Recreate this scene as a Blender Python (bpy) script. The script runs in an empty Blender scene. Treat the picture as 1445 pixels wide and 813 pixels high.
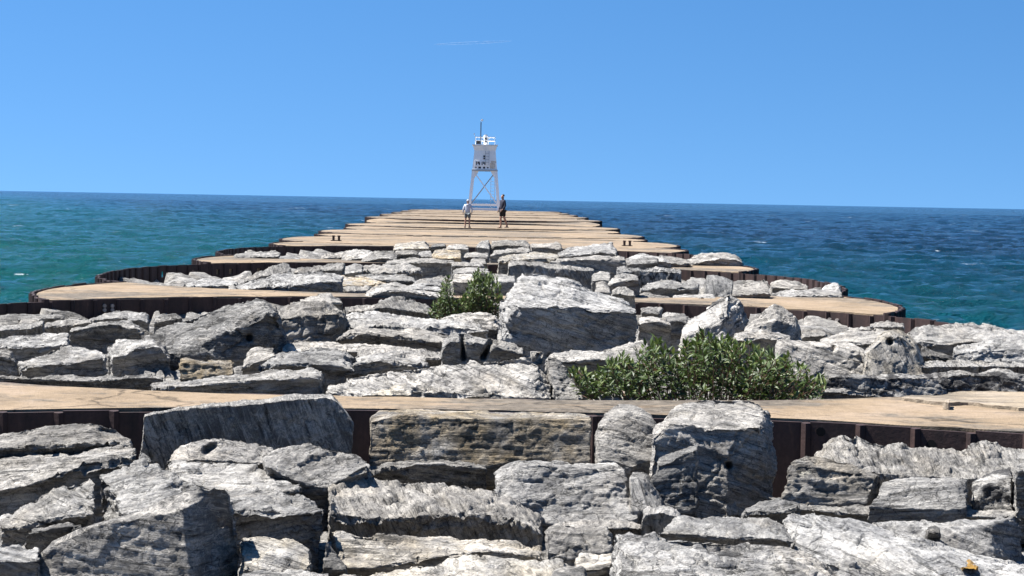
import bpy, bmesh, math, random
import numpy as np
from mathutils import Vector, Matrix, Euler, Quaternion
random.seed(11)
rng = np.random.default_rng(7)
SC = bpy.context.scene
COL = SC.collection
R = math.radians

# ------------------------------------------------------------------ camera
CAM_Z = 1.6
FPX = 2500.0                      # focal length for a 1445 px wide picture
PIER_X = -0.28
cam_data = bpy.data.cameras.new('camera')
cam = bpy.data.objects.new('camera', cam_data)
COL.objects.link(cam)
SC.camera = cam
cam_data.sensor_width = 36.0
cam_data.lens = 36.0 * FPX / 1445.0
cam_data.clip_start = 0.1
cam_data.clip_end = 60000.0
pitch = math.atan(124.5 / FPX)
yaw = math.atan(35.5 / FPX)       # turned a little to the right of the pier axis
roll = math.atan(26.0 / 1445.0)
MROT = (Matrix.Rotation(-yaw, 3, 'Z') @ Matrix.Rotation(math.pi / 2 - pitch, 3, 'X') @ Matrix.Rotation(roll, 3, 'Z'))
cam.location = (0, 0, CAM_Z)
cam.rotation_euler = MROT.to_euler()

def ray(px, py):
    v = MROT @ Vector(((px - 722.5) / FPX, -(py - 406.5) / FPX, -1.0))
    return v
def at(px, py, y):                # point of the line of sight at distance y along the pier
    v = ray(px, py)
    t = y / v.y
    return Vector((v.x * t, y, CAM_Z + v.z * t))

# ------------------------------------------------------------------ tags and helpers
def tag(o, label=None, cat=None, group=None, kind=None):
    if label: o['label'] = label
    if cat: o['category'] = cat
    if group: o['group'] = group
    if kind: o['kind'] = kind
    return o
def empty(name, loc=(0, 0, 0), rz=0.0):
    o = bpy.data.objects.new(name, None)
    COL.objects.link(o)
    o.location = loc
    o.rotation_euler = (0, 0, rz)
    o.empty_display_size = 0.2
    return o
def link(name, me, mat=None, parent=None):
    o = bpy.data.objects.new(name, me)
    COL.objects.link(o)
    if mat: me.materials.append(mat)
    if parent: o.parent = parent
    return o
def mesh(name, verts, faces, mat=None, parent=None, smooth=False):
    me = bpy.data.meshes.new(name)
    me.from_pydata([tuple(v) for v in verts], [], faces)
    me.update()
    if smooth:
        me.polygons.foreach_set('use_smooth', [True] * len(me.polygons))
    return link(name, me, mat, parent)
class MB:
    """collects simple shapes into one mesh"""
    def __init__(s): s.v = []; s.f = []
    def add(s, v, f):
        n = len(s.v); s.v += [Vector(p) for p in v]; s.f += [[i + n for i in q] for q in f]
    def box(s, c, size, rot=None):
        hx, hy, hz = [k / 2 for k in size]
        v = [Vector((x, y, z)) for x in (-hx, hx) for y in (-hy, hy) for z in (-hz, hz)]
        if rot: v = [rot @ p for p in v]
        v = [p + Vector(c) for p in v]
        s.add(v, [[0, 1, 3, 2], [4, 6, 7, 5], [0, 4, 5, 1], [2, 3, 7, 6], [0, 2, 6, 4], [1, 5, 7, 3]])
    def bar(s, a, b, w, h=None, n=4, up=(0, 1, 0)):
        a = Vector(a); b = Vector(b); h = h or w
        d = (b - a).normalized(); u = Vector(up)
        if abs(d.dot(u)) > .97: u = Vector((1, 0, 0))
        x = d.cross(u).normalized(); y = x.cross(d)
        ring = []
        for p in (a, b):
            for k in range(n):
                t = 2 * math.pi * (k + .5) / n
                f = math.sqrt(2) if n == 4 else 1.0
                ring.append(p + x * (w / 2 * f * math.cos(t)) + y * (h / 2 * f * math.sin(t)))
        fs = [[k, (k + 1) % n, n + (k + 1) % n, n + k] for k in range(n)]
        fs += [list(range(n))[::-1], [n + k for k in range(n)]]
        s.add(ring, fs)
    def prism(s, pts, y0, y1):    # outline in x,z pushed along y
        n = len(pts)
        v = [(x, y0, z) for x, z in pts] + [(x, y1, z) for x, z in pts]
        s.add(v, [list(range(n)), [n + k for k in range(n)][::-1]] + [[k, n + k, n + (k + 1) % n, (k + 1) % n] for k in range(n)])
    def build(s, name, mat=None, parent=None, smooth=False):
        return mesh(name, s.v, s.f, mat, parent, smooth)

# ------------------------------------------------------------------ noise
_perm = rng.permutation(256)
_perm = np.concatenate([_perm, _perm, _perm])
_g = rng.normal(size=(256, 3)); _g /= np.linalg.norm(_g, axis=1)[:, None]
def perlin(p):
    i = np.floor(p).astype(int); f = p - i
    u = f * f * f * (f * (f * 6 - 15) + 10)
    i &= 255
    def corner(a, b, c):
        h = _perm[_perm[_perm[(i[:, 0] + a) & 255] + ((i[:, 1] + b) & 255)] + ((i[:, 2] + c) & 255)]
        return np.einsum('ij,ij->i', _g[h], f - np.array([a, b, c]))
    def mixx(b, c): x0 = corner(0, b, c); x1 = corner(1, b, c); return x0 + (x1 - x0) * u[:, 0]
    y0 = mixx(0, 0); y1 = mixx(1, 0); z0 = y0 + (y1 - y0) * u[:, 1]
    y0 = mixx(0, 1); y1 = mixx(1, 1); z1 = y0 + (y1 - y0) * u[:, 1]
    return z0 + (z1 - z0) * u[:, 2]
def fbm(p, o=4, gain=.5):
    a = 1.0; s = 0
    for k in range(o):
        s = s + a * perlin(p * (2.03 ** k) + 13.7 * k); a *= gain
    return s
def hash1(i):                     # integer array -> 0..1
    return (_perm[(i.astype(int) & 255)] + 256 * 0) / 255.0
def worley(p, seed=0):
    """nearest jittered cell: vector to its centre and its id"""
    i0 = np.floor(p).astype(int)
    best = np.full(len(p), 1e9); vec = np.zeros_like(p); cid = np.zeros(len(p), int)
    for a in (-1, 0, 1):
        for b in (-1, 0, 1):
            for c in (-1, 0, 1):
                q = i0 + np.array([a, b, c])
                h = _perm[_perm[_perm[(q[:, 0] + seed) & 255] + (q[:, 1] & 255)] + (q[:, 2] & 255)]
                cen = q + .5 + .42 * _g[h]
                d = p - cen; dd = (d * d).sum(1)
                m = dd < best
                best = np.where(m, dd, best); vec[m] = d[m]; cid[m] = h[m]
    return vec, cid, np.sqrt(best)

# ------------------------------------------------------------------ materials
def new_mat(name):
    m = bpy.data.materials.new(name); m.use_nodes = True
    nt = m.node_tree
    b = nt.nodes['Principled BSDF']
    return m, nt, b
def node(nt, typ, **kw):
    n = nt.nodes.new(typ)
    for k, v in kw.items():
        if k.startswith('i_'):
            key = k[2:]
            n.inputs[int(key) if key.isdigit() else key.replace('_', ' ')].default_value = v
        else: setattr(n, k, v)
    return n
def ramp(nt, src, stops, interp='LINEAR'):
    r = nt.nodes.new('ShaderNodeValToRGB')
    r.color_ramp.interpolation = interp
    el = r.color_ramp.elements
    while len(el) < len(stops): el.new(.5)
    for e, (p, c) in zip(el, stops):
        e.position = p
        e.color = (c, c, c, 1) if isinstance(c, (int, float)) else (*c, 1)
    nt.links.new(src, r.inputs[0])
    return r.outputs[0]
def mixc(nt, fac, a, b, mode='MIX'):
    n = nt.nodes.new('ShaderNodeMix'); n.data_type = 'RGBA'; n.blend_type = mode
    for sock, v in ((n.inputs[0], fac), (n.inputs[6], a), (n.inputs[7], b)):
        if hasattr(v, 'links'): nt.links.new(v, sock)
        else: sock.default_value = v if not isinstance(v, tuple) or len(v) == 4 else (*v, 1)
    return n.outputs[2]
def math_n(nt, op, a, b=0.0):
    n = nt.nodes.new('ShaderNodeMath'); n.operation = op
    for s, v in ((n.inputs[0], a), (n.inputs[1], b)):
        if hasattr(v, 'links'): nt.links.new(v, s)
        else: s.default_value = v
    return n.outputs[0]
def noise_n(nt, vec, scale, detail=6, rough=.6, dist=0.0, lac=2.0):
    n = node(nt, 'ShaderNodeTexNoise')
    n.inputs['Scale'].default_value = scale; n.inputs['Detail'].default_value = detail
    n.inputs['Roughness'].default_value = rough; n.inputs['Distortion'].default_value = dist
    nt.links.new(vec, n.inputs['Vector'])
    return n.outputs['Fac']
def mapping(nt, vec, scale=(1, 1, 1), rot=(0, 0, 0), loc=(0, 0, 0)):
    n = node(nt, 'ShaderNodeMapping')
    n.inputs['Scale'].default_value = scale; n.inputs['Rotation'].default_value = rot; n.inputs['Location'].default_value = loc
    nt.links.new(vec, n.inputs['Vector'])
    return n.outputs[0]

def rock_material(name, dark=.038, mid=.210, light=.41, warm=None, warm_amt=0.0, lichen=0.0, blotch=0.0):
    m, nt, b = new_mat(name)
    L = nt.links
    tc = node(nt, 'ShaderNodeTexCoord'); oi = node(nt, 'ShaderNodeObjectInfo')
    off = node(nt, 'ShaderNodeVectorMath', operation='SCALE'); off.inputs[0].default_value = (37, 91, 53)
    L.new(oi.outputs['Random'], off.inputs['Scale'])
    add = node(nt, 'ShaderNodeVectorMath', operation='ADD')
    L.new(tc.outputs['Object'], add.inputs[0]); L.new(off.outputs[0], add.inputs[1])
    r2 = math_n(nt, 'FRACT', math_n(nt, 'MULTIPLY', oi.outputs['Random'], 17.31))
    rs = node(nt, 'ShaderNodeVectorMath', operation='SCALE')
    L.new(add.outputs[0], rs.inputs[0]); L.new(math_n(nt, 'ADD', math_n(nt, 'MULTIPLY', r2, .75), .62), rs.inputs['Scale'])
    v = rs.outputs[0]
    # bedding streaks: local z is the bedding normal
    st = noise_n(nt, mapping(nt, v, (1.6, 2.2, 14)), 1.6, 8, .68, .5)
    st2 = noise_n(nt, mapping(nt, v, (3, 5, 46)), 1.4, 5, .65, .6)
    big = noise_n(nt, v, 1.7, 5, .6, .4)
    med = noise_n(nt, v, 9.0, 8, .72, .3)
    fine = noise_n(nt, v, 70.0, 4, .7)
    s = math_n(nt, 'ADD', math_n(nt, 'MULTIPLY', st, .34), math_n(nt, 'MULTIPLY', st2, .20))
    s = math_n(nt, 'ADD', s, math_n(nt, 'MULTIPLY', med, .26))
    s = math_n(nt, 'ADD', s, math_n(nt, 'MULTIPLY', big, .22))
    s = math_n(nt, 'ADD', s, math_n(nt, 'MULTIPLY', fine, .24))
    # s centres near .61
    k = 1.0
    c = ramp(nt, s, [(.46, (dark, dark, dark * 1.0)), (.55, (mid * .62, mid * .62, mid * .63)), (.625, (mid, mid * .995, mid * .98)), (.715, (light, light * .985, light * .95)), (.80, (min(light * 1.3, .85),) * 3)])
    # thin dark cracks
    vo = node(nt, 'ShaderNodeTexVoronoi', feature='DISTANCE_TO_EDGE'); vo.inputs['Scale'].default_value = 4.0
    wv = node(nt, 'ShaderNodeVectorMath', operation='ADD')
    nz = node(nt, 'ShaderNodeTexNoise'); nz.inputs['Scale'].default_value = 5; nz.inputs['Detail'].default_value = 6
    L.new(v, nz.inputs['Vector'])
    sc = node(nt, 'ShaderNodeVectorMath', operation='SCALE'); sc.inputs['Scale'].default_value = .7
    L.new(nz.outputs['Color'], sc.inputs[0])
    L.new(mapping(nt, v, (.7, .9, 2.4)), wv.inputs[0]); L.new(sc.outputs[0], wv.inputs[1]); L.new(wv.outputs[0], vo.inputs['Vector'])
    crack = ramp(nt, vo.outputs['Distance'], [(.0, 0), (.012, .55), (.05, 1)])
    cm = ramp(nt, noise_n(nt, v, 2.3, 3), [(.45, 1), (.62, 0)])
    crk = mixc(nt, cm, (1, 1, 1), crack)
    c = mixc(nt, .8, c, crk, 'MULTIPLY')
    # thin dark lines along the bedding, in patches
    ln = noise_n(nt, mapping(nt, v, (1.1, 1.9, 17)), 1.7, 7, .74, .9)
    lines = ramp(nt, ln, [(.40, .12), (.455, 1), (.60, 1), (.64, .55), (.68, 1)])
    lp = ramp(nt, noise_n(nt, v, 2.9, 4, .6), [(.40, .25), (.58, 1)])
    c = mixc(nt, math_n(nt, 'MULTIPLY', lp, .85), c, lines, 'MULTIPLY')
    # pale mineral veins
    ve = noise_n(nt, mapping(nt, v, (1, 1, 3)), 2.2, 4, .55, 1.4)
    vein = ramp(nt, ve, [(.485, 0), (.5, .8), (.515, 0)])
    c = mixc(nt, math_n(nt, 'MULTIPLY', vein, .55), c, (.43, .42, .40))
    if warm:
        wf = ramp(nt, noise_n(nt, v, 3.2, 6, .65, .5), [(.35, 0), (.62, 1)])
        c = mixc(nt, math_n(nt, 'MULTIPLY', wf, warm_amt), c, mixc(nt, 1.0, c, warm, 'MULTIPLY'))
    # faint rusty staining everywhere
    rf = ramp(nt, noise_n(nt, v, 1.3, 6, .6, .6), [(.56, 0), (.70, 1)])
    c = mixc(nt, math_n(nt, 'MULTIPLY', rf, .30), c, mixc(nt, 1.0, c, (1.0, .86, .66), 'MULTIPLY'))
    # weathered dark crust and dirt in broad patches
    df = ramp(nt, math_n(nt, 'ADD', math_n(nt, 'MULTIPLY', noise_n(nt, v, 1.1, 4, .6, .5), .7), math_n(nt, 'MULTIPLY', noise_n(nt, v, 12, 6, .75), .3)), [(.47, 0), (.60, 1)])
    c = mixc(nt, math_n(nt, 'MULTIPLY', df, .45), c, mixc(nt, 1.0, c, (.40, .39, .37), 'MULTIPLY'))
    if blotch:
        bf = ramp(nt, noise_n(nt, v, 4.5, 7, .7, .6), [(.50, 0), (.56, 1)])
        c = mixc(nt, math_n(nt, 'MULTIPLY', bf, blotch), c, (.025, .025, .027))
    if lichen:
        lf = ramp(nt, noise_n(nt, v, 6.5, 5, .6, .2), [(.62, 0), (.66, 1)])
        c = mixc(nt, math_n(nt, 'MULTIPLY', lf, lichen), c, (.40, .385, .33))
    c = mixc(nt, 1.0, c, (1.045, 1.0, .94), 'MULTIPLY')
    tint = mixc(nt, 1.0, c, oi.outputs['Color'], 'MULTIPLY')
    L.new(tint, b.inputs['Base Color'])
    b.inputs['Roughness'].default_value = .92
    b.inputs['Specular IOR Level'].default_value = .25
    h = math_n(nt, 'ADD', math_n(nt, 'MULTIPLY', s, 1.0), math_n(nt, 'MULTIPLY', crk, .12))
    h = math_n(nt, 'ADD', h, math_n(nt, 'MULTIPLY', noise_n(nt, mapping(nt, v, (1, 1, 2.2)), 26, 8, .75), .40))
    h = math_n(nt, 'ADD', h, math_n(nt, 'MULTIPLY', lines, .16))
    bp = node(nt, 'ShaderNodeBump'); bp.inputs['Strength'].default_value = .75; bp.inputs['Distance'].default_value = .09
    L.new(h, bp.inputs['Height']); L.new(bp.outputs[0], b.inputs['Normal'])
    return m

def concrete_material(name, base=(.232, .172, .112), stain=.85):
    m, nt, b = new_mat(name); L = nt.links
    g = node(nt, 'ShaderNodeNewGeometry')
    v = g.outputs['Position']
    n1 = noise_n(nt, v, .9, 8, .7, .4)
    n2 = noise_n(nt, mapping(nt, v, (.9, 2.2, 1)), 1.5, 9, .75, 1.0)
    n3 = noise_n(nt, v, 60, 4, .7)
    n4 = noise_n(nt, v, 9, 6, .7)
    c = ramp(nt, n1, [(.36, tuple(k * .74 for k in base)), (.5, base), (.64, (base[0] * 1.12, base[1] * 1.15, base[2] * 1.25))])
    # grey weathered patches with streaky edges
    area = noise_n(nt, mapping(nt, v, (.30, .55, 1)), 1.0, 4, .55, .6)
    mask = ramp(nt, math_n(nt, 'ADD', math_n(nt, 'MULTIPLY', area, .62), math_n(nt, 'MULTIPLY', n2, .5)), [(.535, 0), (.615, 1)])
    c = mixc(nt, math_n(nt, 'MULTIPLY', mask, stain), c, ramp(nt, n4, [(.35, (.050, .045, .040)), (.65, (.15, .13, .105))]))
    streak = ramp(nt, n2, [(.56, 0), (.66, 1)])
    c = mixc(nt, math_n(nt, 'MULTIPLY', streak, .45), c, (.075, .066, .055))
    c = mixc(nt, .8, c, ramp(nt, n4, [(.3, .80), (.7, 1.12)]), 'MULTIPLY')
    c = mixc(nt, .6, c, ramp(nt, n3, [(.3, .65), (.7, 1.28)]), 'MULTIPLY')
    # hairline cracks
    vo = node(nt, 'ShaderNodeTexVoronoi', feature='DISTANCE_TO_EDGE'); vo.inputs['Scale'].default_value = .34
    wv = node(nt, 'ShaderNodeVectorMath', operation='ADD'); nz = node(nt, 'ShaderNodeTexNoise'); nz.inputs['Scale'].default_value = 1.4; nz.inputs['Detail'].default_value = 7
    L.new(v, nz.inputs['Vector']); L.new(v, wv.inputs[0]); L.new(nz.outputs['Color'], wv.inputs[1]); L.new(wv.outputs[0], vo.inputs['Vector'])
    c = mixc(nt, .8, c, ramp(nt, vo.outputs['Distance'], [(0, .25), (.004, .5), (.010, 1)]), 'MULTIPLY')
    L.new(c, b.inputs['Base Color'])
    b.inputs['Roughness'].default_value = .95; b.inputs['Specular IOR Level'].default_value = .2
    bp = node(nt, 'ShaderNodeBump'); bp.inputs['Strength'].default_value = .7; bp.inputs['Distance'].default_value = .025
    L.new(math_n(nt, 'ADD', n3, math_n(nt, 'MULTIPLY', n4, 1.5)), bp.inputs['Height']); L.new(bp.outputs[0], b.inputs['Normal'])
    return m
def steel_material():
    m, nt, b = new_mat('rusted_steel'); L = nt.links
    g = node(nt, 'ShaderNodeNewGeometry'); v = g.outputs['Position']
    n1 = noise_n(nt, mapping(nt, v, (3, 3, .6)), 2.0, 8, .7, .3)
    n2 = noise_n(nt, v, 22, 6, .7)
    c = ramp(nt, n1, [(.3, (.015, .010, .0095)), (.55, (.036, .020, .018)), (.66, (.052, .030, .025)), (.76, (.12, .055, .028))])
    c = mixc(nt, .5, c, ramp(nt, n2, [(.3, .5), (.7, 1.4)]), 'MULTIPLY')
    L.new(c, b.inputs['Base Color'])
    b.inputs['Roughness'].default_value = .7; b.inputs['Specular IOR Level'].default_value = .3
    bp = node(nt, 'ShaderNodeBump'); bp.inputs['Strength'].default_value = .5; bp.inputs['Distance'].default_value = .01
    L.new(n2, bp.inputs['Height']); L.new(bp.outputs[0], b.inputs['Normal'])
    return m
def plain(name, col, rough=.6, var=.25, scale=12.0, spec=.3, metal=0.0):
    m, nt, b = new_mat(name); L = nt.links
    tc = node(nt, 'ShaderNodeTexCoord')
    n = noise_n(nt, tc.outputs['Object'], scale, 6, .65)
    c = mixc(nt, 1.0, col, ramp(nt, n, [(.3, 1 - var), (.7, 1 + var)]), 'MULTIPLY')
    L.new(c, b.inputs['Base Color']); b.inputs['Roughness'].default_value = rough
    b.inputs['Specular IOR Level'].default_value = spec; b.inputs['Metallic'].default_value = metal
    return m
M = {}
M['grey'] = rock_material('grey_gneiss')
M['pale'] = rock_material('pale_gneiss', .06, .25, .455)
M['dark'] = rock_material('dark_gneiss', .027, .13, .31)
M['brown'] = rock_material('brown_stained_gneiss', .04, .165, .34, (1.0, .82, .55), .95)
M['warm'] = rock_material('cream_gneiss', .07, .28, .50, (1.0, .90, .72), .7)
M['blotch'] = rock_material('black_blotched_gneiss', .03, .20, .42, None, 0, 0, .9)
M['lichen'] = rock_material('lichen_spotted_gneiss', .04, .155, .33, (1.0, .84, .6), .5, .8)
M['yellow'] = rock_material('yellow_lichen_stone', .12, .28, .45, (1.0, .60, .14), 1.0)
M['concrete'] = concrete_material('tan_concrete')
M['steel'] = steel_material()
# ------------------------------------------------------------------ light and sky
SUN_EL, SUN_AZ = 60.0, -77.0       # azimuth measured from +Y (out along the pier) towards +X
sd = Vector((math.cos(R(SUN_EL)) * math.sin(R(SUN_AZ)), math.cos(R(SUN_EL)) * math.cos(R(SUN_AZ)), math.sin(R(SUN_EL))))
sl = bpy.data.lights.new('sun', 'SUN'); sl.energy = 5.0; sl.angle = R(.53); sl.color = (1.0, .975, .94)
so = bpy.data.objects.new('sun', sl); COL.objects.link(so)
so.rotation_euler = (-sd).to_track_quat('-Z', 'Y').to_euler()
so.location = (0, 0, 50)
W = bpy.data.worlds.new('World'); SC.world = W; W.use_nodes = True
wn = W.node_tree
bg = wn.nodes['Background']
sky = wn.nodes.new('ShaderNodeTexSky'); sky.sky_type = 'NISHITA'; sky.sun_disc = False
sky.sun_elevation = R(SUN_EL); sky.sun_rotation = R(SUN_AZ)
sky.air_density = 1.0; sky.dust_density = 0.15; sky.ozone_density = 3.5; sky.altitude = 200
# clear-air sky: look up the sky a little higher so that the blue reaches down to the horizon
wtc = wn.nodes.new('ShaderNodeTexCoord')
sep = wn.nodes.new('ShaderNodeSeparateXYZ'); wn.links.new(wtc.outputs['Generated'], sep.inputs[0])
ab = math_n(wn, 'ABSOLUTE', sep.outputs[2])
zz = math_n(wn, 'ADD', math_n(wn, 'MULTIPLY', ab, 1.25), .22)
cmb = wn.nodes.new('ShaderNodeCombineXYZ')
wn.links.new(sep.outputs[0], cmb.inputs[0]); wn.links.new(sep.outputs[1], cmb.inputs[1]); wn.links.new(zz, cmb.inputs[2])
nrm = wn.nodes.new('ShaderNodeVectorMath'); nrm.operation = 'NORMALIZE'
wn.links.new(cmb.outputs[0], nrm.inputs[0]); wn.links.new(nrm.outputs[0], sky.inputs[0])
hs = wn.nodes.new('ShaderNodeHueSaturation'); hs.inputs['Saturation'].default_value = 1.26; hs.inputs['Value'].default_value = 1.0
wn.links.new(sky.outputs[0], hs.inputs['Color']); wn.links.new(hs.outputs[0], bg.inputs[0])
bg.inputs[1].default_value = .0555
SC.view_settings.view_transform = 'Standard'; SC.view_settings.look = 'None'
SC.view_settings.gamma = 1.0; SC.view_settings.exposure = 1.66; SC.view_settings.use_curve_mapping = False
SC.cycles.max_bounces = 6
SC.cycles.use_denoising = True

# ------------------------------------------------------------------ lake
WATER_Z = -1.9
def lake():
    m, nt, b = new_mat('lake_water'); L = nt.links
    g = node(nt, 'ShaderNodeNewGeometry'); v = g.outputs['Position']
    sp = node(nt, 'ShaderNodeSeparateXYZ'); L.new(v, sp.inputs[0])
    # shallow sand shows teal near the shore on the left, deep blue further out and to the right
    depth = math_n(nt, 'ADD', math_n(nt, 'MULTIPLY', sp.outputs[1], .0034), math_n(nt, 'MULTIPLY', sp.outputs[0], .011))
    wob = noise_n(nt, mapping(nt, v, (.006, .020, 1)), 1.0, 4, .55)
    depth = math_n(nt, 'ADD', depth, math_n(nt, 'MULTIPLY', math_n(nt, 'SUBTRACT', wob, .5), .55))
    c = ramp(nt, depth, [(.0, (.0026, .050, .048)), (.25, (.002, .041, .048)), (.5, (.0016, .028, .043)), (1.0, (.0010, .0115, .025))])
    # foam flecks on breaking crests
    fo = noise_n(nt, mapping(nt, v, (.10, .22, 1)), 1.0, 7, .62, .3)
    fo2 = noise_n(nt, mapping(nt, v, (1.2, 2.6, 1)), 1.0, 6, .7)
    fm = ramp(nt, math_n(nt, 'ADD', fo, math_n(nt, 'MULTIPLY', fo2, .22)), [(.785, 0), (.83, 1)])
    c = mixc(nt, fm, c, (.34, .37, .38))
    L.new(c, b.inputs['Base Color'])
    b.inputs['Roughness'].default_value = .10; b.inputs['IOR'].default_value = 1.33; b.inputs['Specular IOR Level'].default_value = .11
    w1 = noise_n(nt, mapping(nt, v, (.55, .9, 1)), 1.0, 6, .62, .6)
    w2 = noise_n(nt, mapping(nt, v, (2.2, 3.4, 1)), 1.0, 5, .65, .4)
    bp = node(nt, 'ShaderNodeBump'); bp.inputs['Strength'].default_value = 1.0; bp.inputs['Distance'].default_value = .9
    L.new(math_n(nt, 'ADD', w1, math_n(nt, 'MULTIPLY', w2, .34)), bp.inputs['Height']); L.new(bp.outputs[0], b.inputs['Normal'])
    # grid: rows closer together near the camera, out to the horizon
    ys = [-40.0, 0.0, 10.0]
    y = 16.0
    while y < 40000:
        ys.append(y); y *= 1.0075 if y < 900 else 1.05
    ys = np.array(ys)
    ts = np.linspace(-1, 1, 381)
    half = np.maximum(ys * .36 + 14, 60)
    X = (ts[None, :] * half[:, None]); Y = np.repeat(ys[:, None], len(ts), 1)
    P = np.stack([X.ravel(), Y.ravel(), np.zeros(X.size)], 1)
    def wave(P):
        q = P.copy()
        a = fbm(np.stack([q[:, 0] * .05 + q[:, 1] * .02, q[:, 1] * .13 - q[:, 0] * .02, q[:, 2]], 1), 3, .5)
        c2 = 1 - np.abs(fbm(np.stack([q[:, 0] * .16, q[:, 1] * .30 + q[:, 0] * .05, q[:, 2] + 5], 1), 4, .55)) * 2
        c3 = 1 - np.abs(perlin(np.stack([q[:, 0] * .55, q[:, 1] * .75 + q[:, 0] * .1, q[:, 2] + 9], 1))) * 2
        return a * .6 + c2 * .42 + c3 * .12 - .35
    fade = np.clip(1.25 - P[:, 1] / 2600, 0, 1)
    P[:, 2] = WATER_Z + wave(P) * fade
    nx = len(ts); ny = len(ys)
    idx = np.arange(nx * ny).reshape(ny, nx)
    F = np.stack([idx[:-1, :-1], idx[:-1, 1:], idx[1:, 1:], idx[1:, :-1]], -1).reshape(-1, 4)
    me = bpy.data.meshes.new('lake_water')
    me.vertices.add(len(P)); me.vertices.foreach_set('co', P.ravel())
    me.loops.add(F.size); me.loops.foreach_set('vertex_index', F.ravel())
    me.polygons.add(len(F)); me.polygons.foreach_set('loop_start', np.arange(0, F.size, 4)); me.polygons.foreach_set('loop_total', np.full(len(F), 4))
    me.update(); me.polygons.foreach_set('use_smooth', np.ones(len(F), bool))
    o = link('lake_water', me, m)
    tag(o, 'choppy teal and deep blue lake water around the pier', 'lake', kind='structure')
    # far rim of the lake, widened so that the horizon runs past the frame from any nearby viewpoint
    zf = WATER_Z - .8
    f = mesh('lake_bed', [(-30000, -3000, zf - 6), (30000, -3000, zf - 6), (30000, 45000, zf - 6), (-30000, 45000, zf - 6)], [[0, 1, 2, 3]], plain('lake_sand', (.16, .15, .12)))
    tag(f, 'sandy bed under the lake', 'lake bed', kind='structure')
lake()

# ------------------------------------------------------------------ pier of round steel cells
A_, B_, NEXP, PITCH, Y0 = 7.5, 7.2, 2.4, 15.3, 6.25
NCELL = 12
def zdeck(k):                      # level of cell k (bays take half steps)
    return float(np.interp(k, [0, 4, 5, 6, 7, 8, 9, 11], [0, 0, .02, .12, .36, .41, .44, .47]))
def cell_pt(k, t):
    c, s = math.cos(t), math.sin(t)
    return Vector((PIER_X + A_ * math.copysign(abs(c) ** (2 / NEXP), c), Y0 + PITCH * k + B_ * math.copysign(abs(s) ** (2 / NEXP), s), 0))
def resample(pts, step, closed=False):
    out = []; pts = list(pts) + ([pts[0]] if closed else [])
    L = [0.0]
    for a, b in zip(pts, pts[1:]): L.append(L[-1] + (b - a).length)
    n = max(2, round(L[-1] / step))
    j = 0
    for i in range(n + (0 if closed else 1)):
        s = L[-1] * i / n
        while j < len(pts) - 2 and L[j + 1] < s: j += 1
        u = (s - L[j]) / max(1e-9, L[j + 1] - L[j])
        out.append(pts[j].lerp(pts[j + 1], u))
    return out
def pile_wall(name, path, top, bottom, closed, holes=(), backing=False, parent=None, pw=.40, seed=0, ragged=.012):
    """sheet piles: flat webs with an interlock rib at every joint, on both faces; holes = (pile index, z, w, h)"""
    rr = random.Random(seed)
    joints = resample(path, pw, closed)
    mb = MB(); n = len(joints)
    last = n if closed else n - 1
    th = .03
    hs = {h[0]: h for h in holes}
    for i in range(last):
        a = joints[i]; b = joints[(i + 1) % n]
        d = (b - a); l = d.length; d = d.normalized(); nn = Vector((d.y, -d.x, 0))
        tz = top + rr.uniform(-ragged, ragged)
        def slab(s0, s1, z0, z1, off=th / 2, tk=th):
            p = a + d * s0; q = a + d * s1
            v = [p + nn * off, q + nn * off, q + nn * (off - tk), p + nn * (off - tk)]
            v = [Vector((w.x, w.y, z0)) for w in v] + [Vector((w.x, w.y, z1)) for w in v]
            mb.add(v, [[3, 2, 1, 0], [4, 5, 6, 7], [0, 1, 5, 4], [1, 2, 6, 5], [2, 3, 7, 6], [3, 0, 4, 7]])
        rw = .032
        if i in hs:
            _, hz, w, h = hs[i]; m0 = l / 2 - w / 2; m1 = l / 2 + w / 2
            slab(rw, m0, bottom, tz); slab(m1, l - rw, bottom, tz); slab(m0, m1, bottom, top + hz - h / 2); slab(m0, m1, top + hz + h / 2, tz)
            if backing: slab(m0 - .05, m1 + .05, top + hz - h / 2 - .05, top + hz + h / 2 + .05, .10, .02); slab(m0 - .05, m1 + .05, top + hz - h / 2 - .05, top + hz + h / 2 + .05, -.08, .02)
        else:
            slab(rw, l - rw, bottom, tz)
        # rib at joint a (rounded: 6-sided post)
        zt = tz - .004
        ring = [a + d * (rw * 1.25 * math.cos(t)) + nn * (.058 * math.sin(t)) for t in [2 * math.pi * (k + .5) / 6 for k in range(6)]]
        v = [Vector((w.x, w.y, bottom)) for w in ring] + [Vector((w.x, w.y, zt)) for w in ring]
        mb.add(v, [[k, (k + 1) % 6, 6 + (k + 1) % 6, 6 + k] for k in range(6)] + [[0, 1, 2, 3, 4, 5][::-1], [6, 7, 8, 9, 10, 11]])
    return mb.build(name, M['steel'], parent)
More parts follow.
